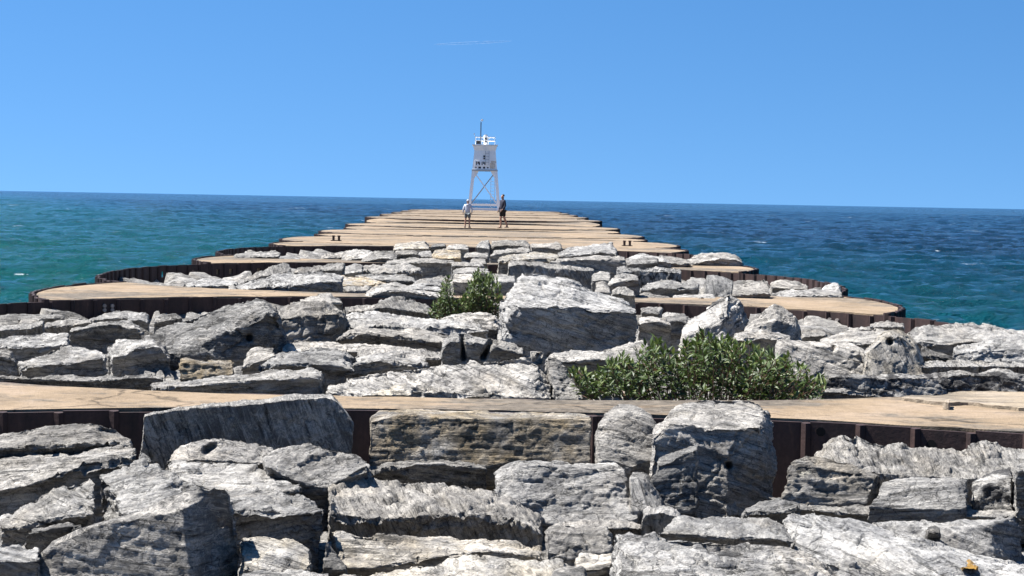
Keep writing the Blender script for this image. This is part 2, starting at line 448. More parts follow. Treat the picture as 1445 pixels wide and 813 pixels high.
def slab_mesh(name, outline, z, thick, mat, seed=0, parent=None, edge=.02, z1=None, step=.30):
    """flat concrete with a slightly ragged edge, triangulated top"""
    pts = resample(outline, step, True)
    rr = random.Random(seed)
    cen = sum(pts, Vector()) / len(pts)
    bm = bmesh.new()
    top = []; ya = min(p.y for p in pts); yb = max(p.y for p in pts)
    for p in pts:
        q = p + (cen - p).normalized() * rr.uniform(0, edge)
        top.append(bm.verts.new((q.x, q.y, z + ((z1 - z) * (q.y - ya) / (yb - ya) if z1 is not None else 0) + rr.uniform(-.012, .0))))
    f = bm.faces.new(top)
    if f.normal.z < 0 or f.calc_area() and (f.normal_update() or f.normal.z < 0): f.normal_flip()
    r = bmesh.ops.extrude_face_region(bm, geom=[f])
    low = [e for e in r['geom'] if isinstance(e, bmesh.types.BMVert)]
    for v_ in low: v_.co.z -= thick
    bmesh.ops.recalc_face_normals(bm, faces=bm.faces[:])
    me = bpy.data.meshes.new(name); bm.to_mesh(me); bm.free()
    return link(name, me, mat, parent)

ATT = .64     # parameter angle where the connecting arcs meet the cells
def bay_arc(k, side):              # connecting arc between cell k and k+1
    a = cell_pt(k, ATT if side > 0 else math.pi - ATT); b = cell_pt(k + 1, -ATT if side > 0 else math.pi + ATT)
    out = []
    for i in range(15):
        u = i / 14; p = a.lerp(b, u); bulge = math.sin(math.pi * u) ** .8
        x1 = PIER_X + side * 7.0
        out.append(Vector((p.x + (x1 - p.x) * bulge, p.y, 0)))
    return out
def bay_outline(k, inset=.05):
    ts = np.linspace(ATT, math.pi - ATT, 40)
    near = [cell_pt(k, t) + Vector((0, inset, 0)) for t in ts]          # right to left along far side of cell k
    far = [cell_pt(k + 1, -t) - Vector((0, inset, 0)) for t in ts[::-1]]  # left to right along the near side of the next cell
    la = bay_arc(k, -1)[1:-1]; ra = bay_arc(k, 1)[1:-1][::-1]
    sh = lambda ps, s: [p + Vector((-s * inset, 0, 0)) for p in ps]
    return near + sh(la, -1) + far + sh(ra, 1)

WALLS = {}
cell_names = {0: 'around the foreground boulders', 1: 'around the boulders behind the nearest concrete strip', 2: 'around the second bed of boulders, with pale drain holes', 3: 'around the last bed of boulders'}
ords = ['first', 'second', 'third', 'fourth', 'fifth', 'sixth', 'seventh', 'eighth', 'ninth', 'tenth', 'eleventh', 'twelfth']
for k in range(NCELL):
    path = [cell_pt(k, t) for t in np.linspace(0, 2 * math.pi, 161)[:-1]]
    z = zdeck(k)
    holes = []
    n = len(resample(path, .40, True))
    if k == 2:
        for q in (40, 42, 43, 45, 46, 48, 51): holes.append((q, -.19, .10, .13))
    lab = ('dark rusted steel sheet pile ring ' + cell_names[k]) if k in cell_names else 'rusted steel rim of the %s round deck from the beacon end' % ords[NCELL - 1 - k]
    w = pile_wall('sheet_pile_wall', path, z - (.03 if k < 4 else .012), -4.2, True, holes, k == 0, seed=k)
    WALLS[k] = w
    tag(w, lab, 'wall', 'steel sheet pile walls of the pier')
    if k >= 4:
        d = slab_mesh('concrete_deck', [p + (Vector((PIER_X, Y0 + PITCH * k, 0)) - p).normalized() * .06 for p in path], z - .008, .5, M['concrete'], 50 + k)
        tag(d, 'round tan concrete deck, %s from the beacon end' % ords[NCELL - 1 - k], 'deck', 'concrete deck sections of the pier', 'structure')
bay_words = {0: 'nearest tan concrete strip between the two closest beds of boulders', 1: 'tan concrete strip with round ends behind the closest boulder bed', 2: 'thin tan concrete strip between the second and third boulder beds', 3: 'pale concrete strip just behind the farthest boulders'}
for k in range(NCELL - 1):
    z = min(zdeck(k), zdeck(k + 1)) if k >= 4 else -.0
    lab = bay_words.get(k, 'tan concrete strip, %s joint from the beacon end' % ords[NCELL - 2 - k])
    d = slab_mesh('concrete_deck', bay_outline(k), z - .008, .7, M['concrete'], k, z1=zdeck(k + 1) - .03 if k >= 4 else None)
    tag(d, lab, 'deck', 'concrete deck sections of the pier', 'structure')
    for s in (-1, 1):
        w = pile_wall('sheet_pile_wall', bay_arc(k, s), z + .01, -4.2, False, seed=100 + 2 * k + s)
        tag(w, 'curved rusted steel wall at the %s end of the %s' % ('left' if s < 0 else 'right', lab), 'wall', 'steel sheet pile walls of the pier')

# bolt heads and drain mouths on the inner faces of the two closest rings
M['dark_hole'] = plain('dark_drain', (.004, .004, .004), .9, .1)
M['bolt'] = plain('worn_bolt', (.22, .19, .17), .6, .3)
def on_wall(k, px_, py_):
    best = None
    for t in np.linspace(.12 * math.pi, .88 * math.pi, 1500):
        p = cell_pt(k, t); v = ray(px_, py_); e = abs(v.x / v.y - p.x / p.y)
        if best is None or e < best[0]: best = (e, t)
    t = best[1]; p = cell_pt(k, t); q = cell_pt(k, t + .01); d = (q - p).normalized()
    n = Vector((d.y, -d.x, 0)); n = n if n.y < 0 else -n
    w = at(px_, py_, p.y)
    return Vector((p.x, p.y, w.z)), n, d
def fitting(name, k, px_, py_, r, mat, depth, parent):
    c, n, d = on_wall(k, px_, py_); mb = MB(); mb.bar(c + n * .0, c + n * depth, 2 * r, 2 * r, 8, (0, 0, 1))
    o = mb.build(name, M[mat], parent); return o
for x, y in ((1172, 451), (1183, 452), (1172, 459), (1183, 461), (146, 431.5), (157, 431.5), (146, 437.5), (157, 437.5)):
    fitting('bolt', 1, x, y, .030, 'bolt', .05, WALLS[1])
for x, y, r in ((1158, 609, .036), (1315, 627, .036)): fitting('drain_mouth', 0, x, y, r, 'dark_hole', .021, WALLS[0])

# rubble under the boulders of the four open cells
def rubble():
    V = []; F = []; n0 = 0
    for k, (lev, rings, seg) in enumerate(((-.58, 110, 420), (-.30, 110, 420), (-.38, 90, 300), (-.34, 70, 240))):
        c = np.array([PIER_X, Y0 + PITCH * k])
        rim = np.array([tuple(cell_pt(k, 2 * math.pi * s_ / seg))[:2] for s_ in range(seg)])
        u = (np.arange(rings + 1) / rings)[:, None, None] * .994
        xy = (c + (rim - c)[None] * u).reshape(-1, 2)
        P = np.concatenate([xy, np.zeros((len(xy), 1))], 1)
        f_ = 1.7 if k < 2 else 1.3
        w = .25 * np.stack([perlin(P * 2.5 + q * 7.7) for q in range(3)], 1)
        vec, cid, dist = worley(P * np.array([f_ * .75, f_, 1]) + w + .3, k)
        vec2, cid2, dist2 = worley(P * f_ * 3.2 + w, k + 9)
        z = lev + .16 * fbm(P * .6 + 3 * k, 3) + .26 * (hash1(cid * 3 + 1) - .5) + .30 * (vec * _g[cid]).sum(1) - .22 * np.clip(dist - .42, 0, 1)
        z += .05 * (vec2 * _g[cid2]).sum(1) + .02 * fbm(P * 7, 4)
        V.append(np.concatenate([xy, np.minimum(z, -.06)[:, None]], 1))
        idx = n0 + np.arange((rings + 1) * seg).reshape(rings + 1, seg)
        nx = np.roll(idx, -1, 1)
        F.append(np.stack([idx[:-1], nx[:-1], nx[1:], idx[1:]], -1).reshape(-1, 4)); n0 += len(xy)
    V = np.concatenate(V); F = np.concatenate(F)
    o = mesh('rubble', V.tolist(), F.tolist(), M['grey'], smooth=True)
    o.color = (.95, .95, .95, 1)
    tag(o, 'loose grey rubble filling the gaps under the boulders', 'rubble', kind='stuff')
rubble()
# ------------------------------------------------------------------ boulders
# label | material | distance | foot line | front top edge | back top edge | options
# every edge is a line of sight x,y (and extra distance in metres); the back edge lies as far behind as the slope of the top allows
ROCKS = '''
big wedge boulder in the lower left, dark rough face and blue grey right side|dark|9.3|52,850 278,850 345,835,.5|51,789 67,761 118,744 190,731 240,722 264,714 300,702,.25 326,698,.5|60,775 110,742 150,731 196,718 215,706 232,698 262,688 287,680 322,690|t=14 lean=.12 c=1.4 amp=.26
flat topped slab directly behind the wedge boulder, its dark front on the right|grey|9.95|168,745 325,758 361,755 420,762 452,792|170,731 195,725 325,717 361,722 430,725 461,717|137,670 150,656 185,651 225,652 262,668 325,688 361,683 398,689 436,698 450,712|t=6
smooth pale slab wedged behind the flat topped slab at lower left|pale|10.7|715|255,694 300,694 361,690 400,694 425,690|230,650 260,646 310,650 361,658 400,668 425,676|t=6
broad lower slab at the left frame edge with dark undercut front|grey|10.9|-40,735 0,726 45,700 82,683 135,672 185,658|-40,697 0,691 38,685 78,671 108,660 148,655 180,650 191,640|-40,652 0,642 50,640 100,636 150,632 185,628 193,633|t=4
lumpy rounded slab with hollows resting on the broad slab at left edge|grey|11.5|-40,652 50,645 100,640 170,632 192,638|-40,634 10,632 60,630 100,626 150,624 190,628|-40,624 0,612 35,603 80,598 130,592 160,602 185,617 193,628|t=10 lump=1.6 h=150:612:12:.07
sloping grey slab left of the wedge boulder, tapering to the left edge|grey|10.0|0,770 50,768 110,746 132,744|0,742 40,740 62,733 100,728 134,724|-5,730 20,712 60,692 100,678 137,670|t=8
small dark stone tucked under the sloping slab left of the wedge boulder|dark|9.65|30,775 110,764|36,752 60,748 100,742 113,746|45,745 75,735 98,734 112,744|t=6
pale stone in the bottom left corner|pale|9.1|830|-10,792 30,792 57,790|-10,768 30,770 58,768|t=4
cream boxy stone right of the wedge boulder, under the dark undercut|warm|9.5|339,802 361,805 420,808 442,797|339,778 361,780 400,780 440,778|338,755 361,753 405,756 432,766 440,775|t=4 lean=.12
thin grey slab at the bottom edge below the cream boxy stone|grey|8.9|850|335,822 470,822|340,803 400,805 440,803 466,808|t=4
dark blue grey stone in the cleft left of the pinkish white slab|dark|9.5|820|452,802 475,802 491,802|458,757 475,775 491,800|t=20 c=.75
long dark upright block left of centre against the near steel wall|dark|12.0|196,652 215,652 300,665 430,658 499,640|201,586 250,578 290,574 330,571 367,568 420,562 470,560 485,573 499,599|203,582 250,573 290,568 361,560 411,555 466,553 482,568 496,594|L=.42 lean=-.08 c=1.45 amp=.4
rounded boulder with a dark hole at the foot of the long dark block|grey|11.3|665|232,652 280,649 330,652 361,655 395,650|238,642 250,628 262,620 300,613 330,618 361,623 388,632|t=18 h=292:636:6:.15;300:632:6:.12
smooth domed boulder in front of the long dark block, sloping down to right|grey|11.0|375,672 430,707 460,717 490,692 525,670|370,654 400,672 430,683 460,690 490,672 522,660|366,640 385,630 411,626 431,624 468,630 501,637 528,650|t=22
long thin dark fronted slab just below the brown block|dark|11.8|493,680 540,680 600,681 661,688 690,688|493,672 540,662 548,657 600,654 661,654 688,662|491,665 521,655 568,649 620,648 661,649 686,656|L=.42 c=.9
long white block with dark undercut, below the thin dark slab at centre|pale|10.4|464,744 500,749 560,755 640,756 690,764 762,772|463,715 480,732 530,734 586,728 640,724 690,726 735,736 766,746|463,684 481,676 530,675 578,676 611,681 660,680 722,692 740,710 767,728|t=5 c=1.1
pinkish white sloping slab under the long white block|warm|9.75|820|478,802 520,802 600,787 700,774 767,784|465,743 500,748 600,756 700,762 768,770|t=6 c=1.08
bright white slab at the bottom centre edge|warm|8.7|850|465,838 560,838 722,838 800,822|468,811 500,806 540,802 611,790 661,777 722,784 790,783 805,792|t=7 c=1.15
small dark stone at the bottom edge, right end of the bright white slab|dark|8.5|840|776,814 800,816 831,818|783,801 800,796 825,799 831,812|t=6
long brown stained block lying along the near steel wall at centre|brown|12.25|518,652 560,656 690,660 720,650 800,655 836,652|521,591 535,583 611,587 680,590 722,590 800,591 836,593|523,586 536,577 611,577 680,578 722,580 804,582 835,585|L=.5 lean=.1 c=1.25 amp=.38
square grey block with grooved lit front below the brown block|grey|11.2|694,692 735,712 765,738 800,743 860,738 905,732|694,670 722,657 754,653 802,657 872,657 886,668 896,690|697,664 722,651 754,648 802,652 870,652 882,660 893,685|L=.5 lean=.32
stone with sloping top leaning on the right of the grooved block|grey|11.1|722|888,673 912,673 926,690 936,704|888,666 900,664 915,666 923,676 935,700|t=12 lean=.15
rounded pale boulder between the brown block and the tall streaked boulder|grey|12.0|842,648 870,652 890,660 930,648|838,606 855,592 880,583 905,588 930,604|840,598 852,580 872,568 897,568 922,580 931,592|t=10 lean=.2 c=1.1
tall streaked white topped boulder with black right side, standing at the near wall|pale|11.55|907,735 985,740 1030,730 1096,710,.4|915,612 945,596 985,600 1030,603 1078,600 1096,614,.4|935,590 954,567 972,560 1017,560 1060,561 1083,568 1095,588|t=4 lean=.16 h=972:664:5:.2;1028:657:5:.15
dark triangular stone leaning on the lower left of the tall streaked boulder|dark|11.2|905,735 985,735|926,654 960,643 986,632|930,645 960,633 985,626|L=.25 lean=.1
small square stone under the grooved block|grey|10.0|770,783 810,788 864,778|770,752 790,750 850,750 864,754|768,745 785,740 820,739 860,740 866,748|t=4 lean=.1
thin flat slab between the grooved block and the small square stone|pale|10.35|752|790,744 860,746 906,746|795,732 850,730 906,734|t=4
round pale stone with dark notch right of the thin flat slab|pale|10.3|905,756 930,758 962,748|904,728 935,722 962,732|907,714 922,711 937,711 952,716 962,724|t=8
huge pale flat rock at the bottom right of centre|grey|8.4|880|855,850 1000,860 1220,860|858,800 863,747 884,744 922,751 984,752 1040,762 1100,766 1150,780 1200,806|t=10 c=1.12 flip=1
flaky layered slab behind the huge pale flat rock|grey|9.75|772|928,752 985,754 1040,760 1090,759 1124,768|940,736 960,722 1000,723 1047,724 1084,727 1104,736 1122,752|t=8
grey stone at the left end of the long capstone, under the tall boulder|grey|10.6|1045,732 1105,736 1132,724|1046,724 1085,724 1112,723 1132,714|1047,714 1065,709 1084,703 1100,701 1128,708|t=6
long bleached ridge running down to the lower right corner|pale|10.1|1095,772 1200,800,-.3 1300,840,-.7 1470,860,-1|1100,732 1134,731,-.1 1179,742,-.2 1224,755,-.35 1284,769,-.55 1334,781,-.7 1384,791,-.85 1470,812,-1|1110,722 1121,717 1134,715 1164,720 1209,732 1274,750 1334,760 1409,780 1470,797|L=.55 lean=.25 c=.98
long thin capstone with a dark crack beneath it at right|grey|11.0|1120,724 1250,738 1400,740 1440,735|1120,717 1180,724 1260,727 1330,729 1400,730 1440,728|1084,699 1120,700 1171,704 1260,706 1334,706 1400,713 1438,720|t=4
pale block under the capstone with a dark broken end at right|pale|10.55|1230,758 1300,775 1403,785 1446,792,.25|1225,743 1270,746 1330,743 1404,738 1444,724,.25|1230,733 1330,733 1404,731 1440,719|t=4 lean=.15
small dark stone lying on the pale block at right|dark|10.25|760|1306,751 1328,753|1309,742 1320,740 1328,742|t=6
brown faced block with pale lichen spots, right of the tall boulder|lichen|11.3|1103,702 1160,710 1225,713|1109,662 1125,657 1160,658 1210,662 1240,670|1122,645 1135,641 1150,641 1200,650 1248,670|t=6 lean=.12
large craggy slab along the near steel wall at the right edge|grey|11.8|1150,700 1300,735 1470,735|1150,658 1210,662 1248,668 1300,672 1340,674 1390,676 1470,672|1149,640 1161,632 1171,617 1189,610 1201,612 1234,621 1284,626 1334,632 1359,635 1371,620 1396,616 1409,625 1445,629 1470,629|t=8
row of knobbly lit stone under the large craggy slab|grey|11.15|1225,714 1265,717 1350,719 1366,716|1238,690 1260,680 1300,678 1350,679 1366,692|1246,677 1265,671 1300,671 1330,672 1366,677|t=5 lean=.18
stepped broken stone under the right end of the craggy slab|blotch|11.3|726|1370,692 1400,682 1430,680|1374,676 1400,660 1431,656|t=8 lean=.1
narrow upright sliver of stone at the right frame edge|grey|10.95|735|1431,664 1470,664|1430,640 1450,633 1470,633|t=8
small stone crusted with yellow lichen in the bottom right corner|yellow|9.28|806|1354,802 1368,804 1383,803|1358,793 1367,787 1378,793|t=20
small brown stone left of the yellow lichen stone|brown|9.25|818|1320,816 1343,816|1325,806 1333,801 1341,807|t=20
little triangular stone at the left foot of the long dark block|grey|11.5|660|193,651 216,651|196,632 205,639 214,650|t=10
cream stone peeking out between two boulders at the bottom centre|warm|9.2|840|812,803 840,804 866,798|808,785 822,776 845,782 866,780|t=8
low broken stone in front of the bleached ridge at bottom right|pale|8.7|850|1175,822 1240,828 1310,836|1182,790 1200,787 1240,804 1308,816|t=12
thin dark edged slab along the back of the nearest concrete strip at left|dark|15.75|553|-30,534 60,534 115,538 180,534 220,532 232,536|-30,530 60,529 110,528 180,529 222,526 231,530|t=3 c=1.3
rounded stone at the left frame edge behind the nearest concrete strip|grey|17.0|535|-30,505 15,502 27,519|-30,490 5,487 18,495 28,514|t=10
jumbled pale boulder behind the left end of the concrete strip|pale|16.8|28,534 60,534 120,532 150,520|25,521 60,516 100,513 140,504 152,508|24,508 52,497 95,486 112,485 135,490 150,497|t=14
pale slab with black broken face left of the big tilted boulder|pale|17.9|155,515 180,516 242,516|158,504 178,501 190,490 215,489 228,491 241,509|150,486 170,478 205,474 218,474 228,484 240,500|t=8
dark brown grey boulder with square front in the left middle distance|dark|20.3|95,484 130,487 160,482 203,478|97,468 130,461 160,456 184,464 190,461 202,470|100,462 130,455 157,450 185,451 199,459|t=4 c=1.3
flat slab with dark end at the left edge, beyond the jumbled boulder|grey|21.0|-30,478 40,474 63,469|-30,467 20,464 42,463 62,457|-30,460 37,456 61,452|t=4
long sloping pale slab at the left edge in the middle distance|pale|18.7|505|-30,492 40,489 98,486|-30,478 30,471 70,468 98,470|t=8
low dark stone against the steel wall at the far left|dark|24.4|460|-30,453 30,451 60,449 92,448|-30,445 40,441 60,443 92,445|t=4 c=1.2
flat grey stone left of the dark square fronted boulder|grey|22.0|470|60,461 100,459 130,453|63,452 105,448 130,450|t=6
low grey stone at the foot of the far steel wall, left|grey|23.6|460|123,453 160,448 212,451|125,447 155,440 175,438 212,441|t=8
small two tone stone at the foot of the steel wall|pale|22.9|462|178,453 195,451 210,456|180,441 205,439 211,448|t=8
dark ended stone at the steel wall beside the tip of the tilted boulder|dark|22.4|463|215,456 240,451 257,448|218,446 232,440 247,440 257,444|t=10 c=1.2
big tilted boulder with lit left slope and dark cracked right face|dark|18.2|213,505 250,512 330,514 400,504,.3 417,495,.55|214,493 248,497 285,484 320,466 355,448 388,437 404,455,.3 416,488,.55|200,476 230,460 270,444 310,432 345,423 367,418 378,423 392,434|L=.9 lean=.05 c=1.3 h=352:477:5:.2
small tan brown block below the big tilted boulder|brown|16.3|250,540 320,536 331,530|252,512 272,511 317,515 331,516|255,507 272,505 300,506 317,508 330,510|t=4 lean=.1 c=1.5
long flat slab with black end lying along the back of the concrete strip|pale|15.2|215,560 455,562|214,547 260,545 300,542 361,535 400,535 440,528 456,531|213,541 250,536 300,531 361,524 410,519 448,517 456,525|t=4
pale flaky stone at the right foot of the big tilted boulder|pale|16.9|533|338,521 355,512 375,507 388,500|342,500 350,489 365,487 387,491|t=10
layered grey mass right of the long flat slab with black end|grey|16.5|365,530 450,535 455,550 500,540|365,517 400,513 440,513 480,516 502,521|385,497 410,490 450,488 490,492 502,506|t=6
overhanging flaky stone right of the layered grey mass|pale|16.9|478,536 520,532 580,528 607,522|478,523 510,511 550,509 580,515 607,515|495,503 530,498 560,495 603,500|t=5
long pale slab crossing behind the layered grey mass|pale|18.2|510|396,496 440,498 500,496 560,493 578,495|400,485 430,478 480,480 540,484 577,488|t=5
grey slab with rippled front edge, left of the striped boulder|grey|17.6|516|500,506 540,502 575,505 628,506|505,492 560,487 600,490 628,494|t=5
square dark fronted boulder right of the big tilted boulder|grey|20.0|394,474 430,482 470,485 495,470,.3|395,446 440,445 480,442 494,451,.3|385,433 410,425 450,424 480,431 491,440|t=9 lean=.05
long slab with dark wavy front edge in the centre middle distance|grey|18.9|471,487 520,485 580,491 625,494|473,479 500,470 530,472 570,476 600,481 625,483|485,466 501,460 560,461 620,465 642,472|t=4
broad flat pale slab in front of the small bush|pale|20.2|476|488,461 540,463 600,466 650,468 692,467|487,441 510,437 560,440 600,444 640,448 665,455|t=5
low pale slab between the small bush and the huge square boulder|pale|21.5|475|598,458 630,461 665,461 706,463|612,450 630,443 660,439 683,438 704,440 707,454|t=6
rounded grey boulder with two black vertical stripes at centre|grey|17.1|622,514 660,518 720,512 742,516|622,491 640,479 655,481 695,489 722,496 740,502|624,478 638,466 655,468 700,477 738,491|t=12 h=652:474:3:.25;652.3:478:3:.25;652.6:482:3:.25;652.9:486:3:.25;653.2:490:3:.25;653.5:494:3:.25;653.8:498:3:.25;654.1:502:3:.25;654.4:506:3:.25;692:484:4:.2;690:488:4:.2;688:492:4:.2;686:496:4:.2;684:500:4:.2;682:504:4:.2
great slanting pale slab at the centre behind the concrete strip|pale|15.0|580|458,550 520,556 600,558 660,558 720,560 780,562|460,541 500,528 545,521 586,516 640,512 700,506 740,499 768,499 782,532|t=12
fallen flake lying on the great slanting slab|warm|14.85|566|521,557 550,558 583,557|530,550 560,541 572,540 584,553|t=12
dark leaning slab at the right end of the great slanting slab|dark|15.2|580|780,562 800,564 824,563|770,501 785,503 800,513 818,542|t=30 c=1.1
huge square boulder with white top and dark front at the centre|pale|17.6|701,488 728,495 750,501 800,500 840,491 880,484 901,482|702,438,.35 715,433,.15 732,431 770,433 812,431 840,436 880,437 900,440|703,424 720,404 738,383 770,385 806,386 820,397 846,413 870,416 882,420 894,432|t=13 lean=-.14 amp=.7 c=1.35
flat pale slab between the huge square boulder and the large bush|pale|16.3|535|768,507 800,509 850,506 916,512|770,498 800,494 845,493 870,484 905,479 916,482|t=6
small pale wedge stone right of the huge square boulder|pale|20.0|470|898,456 930,453 949,459|900,447 920,444 940,449|t=6
dark triangular stone behind the large bush, left of the pointed boulder|dark|20.6|480|928,456 960,452 974,452|929,446 940,437 955,439 970,442|t=8 c=1.4
pointed pyramid boulder with lit left slope above the large bush|grey|18.6|960,488 1020,490 1057,486,.4|958,476 985,467 1010,458 1026,440 1040,452,.2 1058,466,.4|960,461 985,440 1010,422 1028,412 1037,418 1049,423 1057,450|L=.6 lean=.1 c=1.15
dark domed boulder right of the pointed boulder|dark|18.2|490|1048,468 1075,456 1095,450 1120,458,.1 1132,474,.35|1051,460 1073,438 1093,426 1108,432 1122,441 1131,460|L=.6 lean=.25 c=1.6
white stone in front of the dark domed boulder|pale|17.3|494|1033,479 1080,477 1118,477|1035,470 1060,463 1090,465 1117,469|t=6
little grey stone at the right foot of the dark domed boulder|grey|20.0|490|1129,476 1165,472 1170,478|1131,463 1150,461 1167,466|t=6
wide grey block behind the right side of the large bush|grey|16.4|1092,535 1160,538 1244,538|1094,485 1130,486 1166,488 1200,487 1220,498 1242,517|1095,479 1130,480 1170,481 1199,480 1220,490 1240,506|L=.5 lean=.2 h=1176:492:4:.2
lumpy pale mound behind the wide grey block at right|pale|18.4|505|1152,486 1200,483 1250,486 1297,492|1157,477 1180,467 1204,459 1240,460 1280,463 1297,476|t=8 lump=1.5
upright cream and yellow slab standing beside the wide grey block|warm|16.25|1216,530 1306,531|1217,498 1235,481 1259,471 1280,476 1296,492 1305,513|1220,488 1235,470 1259,461 1276,464 1292,480 1302,501|L=.35 lean=.15 c=.95 h=1256:483:4:.15
small grey stone on the steel rim at the back right|grey|21.2|468|1226,461 1277,461|1230,453 1255,451 1276,456|t=6
great rounded pale mass at the right edge against the water|pale|18.2|508|1284,482 1340,486 1400,480 1475,478|1280,463 1301,454 1321,457 1346,457 1354,450 1366,449 1379,455 1391,452 1409,460 1429,465 1450,466 1475,470|t=10 lump=1.5
smooth grey slab at the right edge in front of the rounded pale mass|grey|17.1|517|1343,497 1400,492 1475,490|1350,485 1396,475 1440,470 1475,470|t=8 lean=.1
low rubbly slab at the right edge above the black blotched slab|grey|16.1|532|1298,517 1350,517 1400,516 1475,517|1300,506 1380,507 1475,511|t=5
dark recessed stone right of the upright cream slab|dark|16.9|512|1296,502 1320,505 1345,506|1300,485 1320,491 1344,501|t=6 c=.7
long low slab with black blotched front behind the concrete at right|blotch|15.35|1150,566 1240,564 1280,562 1370,560 1475,555|1170,532 1240,531 1309,530 1360,527 1425,527 1475,533|1170,528 1240,527 1309,525 1360,521 1422,521 1475,528|t=4 lean=.05
low pale stone at the right edge of the large bush|pale|15.2|568|1158,553 1200,554 1237,557|1165,540 1200,537 1232,545|t=8
pale broken concrete chunk on the far right of the near concrete strip|warm|14.9|572|1404,562 1425,567 1475,569|1409,550 1440,548 1475,551|t=5 c=1.4 amp=.5
low grey stone inside the left curve of the second steel ring|grey|31.0|410|238,403 260,404|240,397 255,394 263,398|t=8
low pale slab inside the left curve of the second steel ring|pale|31.0|412|261,405 290,404 320,402 337,400|262,400 280,394 295,391 318,392 336,397|t=8
tiny stone between the pale slab and the layered slabs at left|pale|30.2|413|321,408 335,408|322,403 328,401 334,403|t=8
slab propped up like a ramp in the second boulder bed at left|grey|33.4|405|343,396 365,390 390,386 413,386|343,392 356,385 385,374 404,366 410,372|t=24
wide layered slabs behind the second concrete strip, left of centre|grey|30.2|335,415 400,418 435,418 485,416|334,409 370,403 405,404 435,399 460,396 485,397|333,405 356,395 383,386 413,385 448,382 472,384 484,390|t=8
dark fronted slab right of the ramp slab|grey|34.4|392|413,385 445,382 485,379|415,377 450,373 470,369 487,370|t=6
dark tipped low stone behind the third concrete strip at left|grey|45.4|369|329,363 360,362 390,362 396,360|330,358 353,355 375,354 389,353 396,357|t=6
tiny flat stone near the third concrete strip at left|pale|45.2|369|392,365 426,366|395,361 410,360 424,362|t=6
round grey stone at the foot of the last dark wall, left|grey|46.0|370|451,365 470,363 491,363|453,360 463,356 487,356 491,360|t=8
bright white stone at the left of the farthest boulders|pale|45.0|375|478,370 500,364 528,363|485,354 503,350 523,351 528,356|t=8
dark fronted stone right of the bright white stone|dark|44.0|374|508,370 535,364 562,366|513,361 533,352 548,354 562,358|t=8 c=1.5
cream boulder farthest back left of centre, against the deck|warm|51.5|358|554,352 580,350 607,350|555,345 558,341 576,341 599,338 606,346|t=6
dark fronted stone under the cream boulder|dark|47.0|367|555,358 585,357 592,358|557,353 580,351 591,354|t=5 c=1.3
small dark stone right of the cream boulder|dark|51.8|354|606,348 630,347|609,344 627,343 630,346|t=5
row of small pale stones at the deck edge, centre|pale|51.0|356|629,351 645,351 662,351|630,346 643,344 661,346|t=5
flat tan stone in the farthest boulder bed|brown|46.5|370|609,363 640,364 652,362|612,353 630,350 651,353|t=4 c=1.6
little grey stone between the cream boulder and the flat tan stone|grey|47.6|367|588,362 612,362|591,354 609,353 612,357|t=6
long thin slab bridging the last steel wall left of centre|grey|42.5|377|542,372 590,370 642,371|548,366 590,362 625,364 642,366|t=4
pale stack of stones left of the steel wall gap|pale|38.0|392|498,386 540,384 575,382 597,383|500,375 530,371 570,369 592,372 597,377|t=6
stone with vertical face left of the pale stack|grey|37.0|393|476,388 495,385 513,381|484,374 500,370 513,373|t=8
dark hummock in the middle of the second boulder bed|dark|34.4|404|498,395 545,395 575,396 587,399|500,387 530,385 560,386 577,389 586,394|t=5 c=1.5
grey stone right of the dark hummock|grey|33.0|409|580,403 610,402 632,405|584,395 610,391 626,394 632,400|t=6
pale brown flat slab left of the dark hummock|brown|33.0|409|476,403 510,402 547,401|480,389 510,387 535,393 546,397|t=4 c=1.8
long low slab with dark front just beyond the second concrete strip|grey|31.0|461,421 515,422 522,418|461,408 490,409 521,408|463,405 490,402 525,402|t=4 lean=0
large pale slab with long dark front left of the small bush|pale|28.7|507,434 545,432 560,425 600,432 642,434|509,425 530,413 545,410 560,409 590,412 625,419 642,420|514,411 530,402 556,396 575,401 590,407 615,411 640,417|t=6
thin white slab behind the small bush, left|pale|31.5|416|568,406 600,408 628,411|571,402 590,400 617,403 627,407|t=5
folded grey boulder in front of the large pale slab, left of the small bush|grey|24.5|514,445 600,449 614,446|518,437 545,433 560,436 590,440 614,444|533,425 553,415 575,419 603,427 613,436|t=12
low dark ended stone left of the folded grey boulder|grey|25.0|447|488,440 520,438 543,438|494,433 520,429 542,430|t=6
white stone with square end beside the gap in the second concrete strip|pale|24.4|420,438 484,438|419,429 450,429 470,426 485,426|427,420 450,414 467,412 476,420 484,423|t=8
dark log shaped stone farthest back right of centre|dark|51.8|360|691,347 720,345 748,347|692,340 720,337 741,337 748,343|t=5 c=1.4
pale ended stone left of the dark log shaped stone|pale|51.2|358|671,348 691,351|675,341 690,338 692,344|t=6
split grey stone in front of the dark log shaped stone|grey|48.0|365|691,359 720,355 750,354|696,352 720,350 749,348|t=5
grey square stone right of the dark log shaped stone|grey|50.0|360|748,348 780,348 793,349|749,344 765,342 786,340 793,344|t=5
blue grey boulder with white ridges, far right of centre|pale|47.0|368|785,360 820,359 850,355 872,357|787,355 800,347 830,344 855,342 866,341 872,350|t=8 c=.95
long dark fronted slab under the blue grey boulder|grey|42.0|775,376 820,380 884,380|774,370 810,366 850,365 884,366|777,367 810,362 850,360 882,361|t=4 lean=0
pale brown slab reaching across the far wall right of centre|warm|43.4|701,380 770,375 792,370|700,369 740,365 770,366 790,364|704,362 726,357 756,354 786,357 790,360|t=4 c=.9
long slab with white left end and dark front, behind the huge square boulder|grey|37.0|715,392 760,393 810,393 840,390|716,374 740,372 775,377 810,380 840,381|719,369 735,366 775,370 810,374 838,378|t=4 lean=0
thin grey slab in the far boulder bed at centre|grey|45.0|369|653,362 690,363|657,355 690,356|t=5
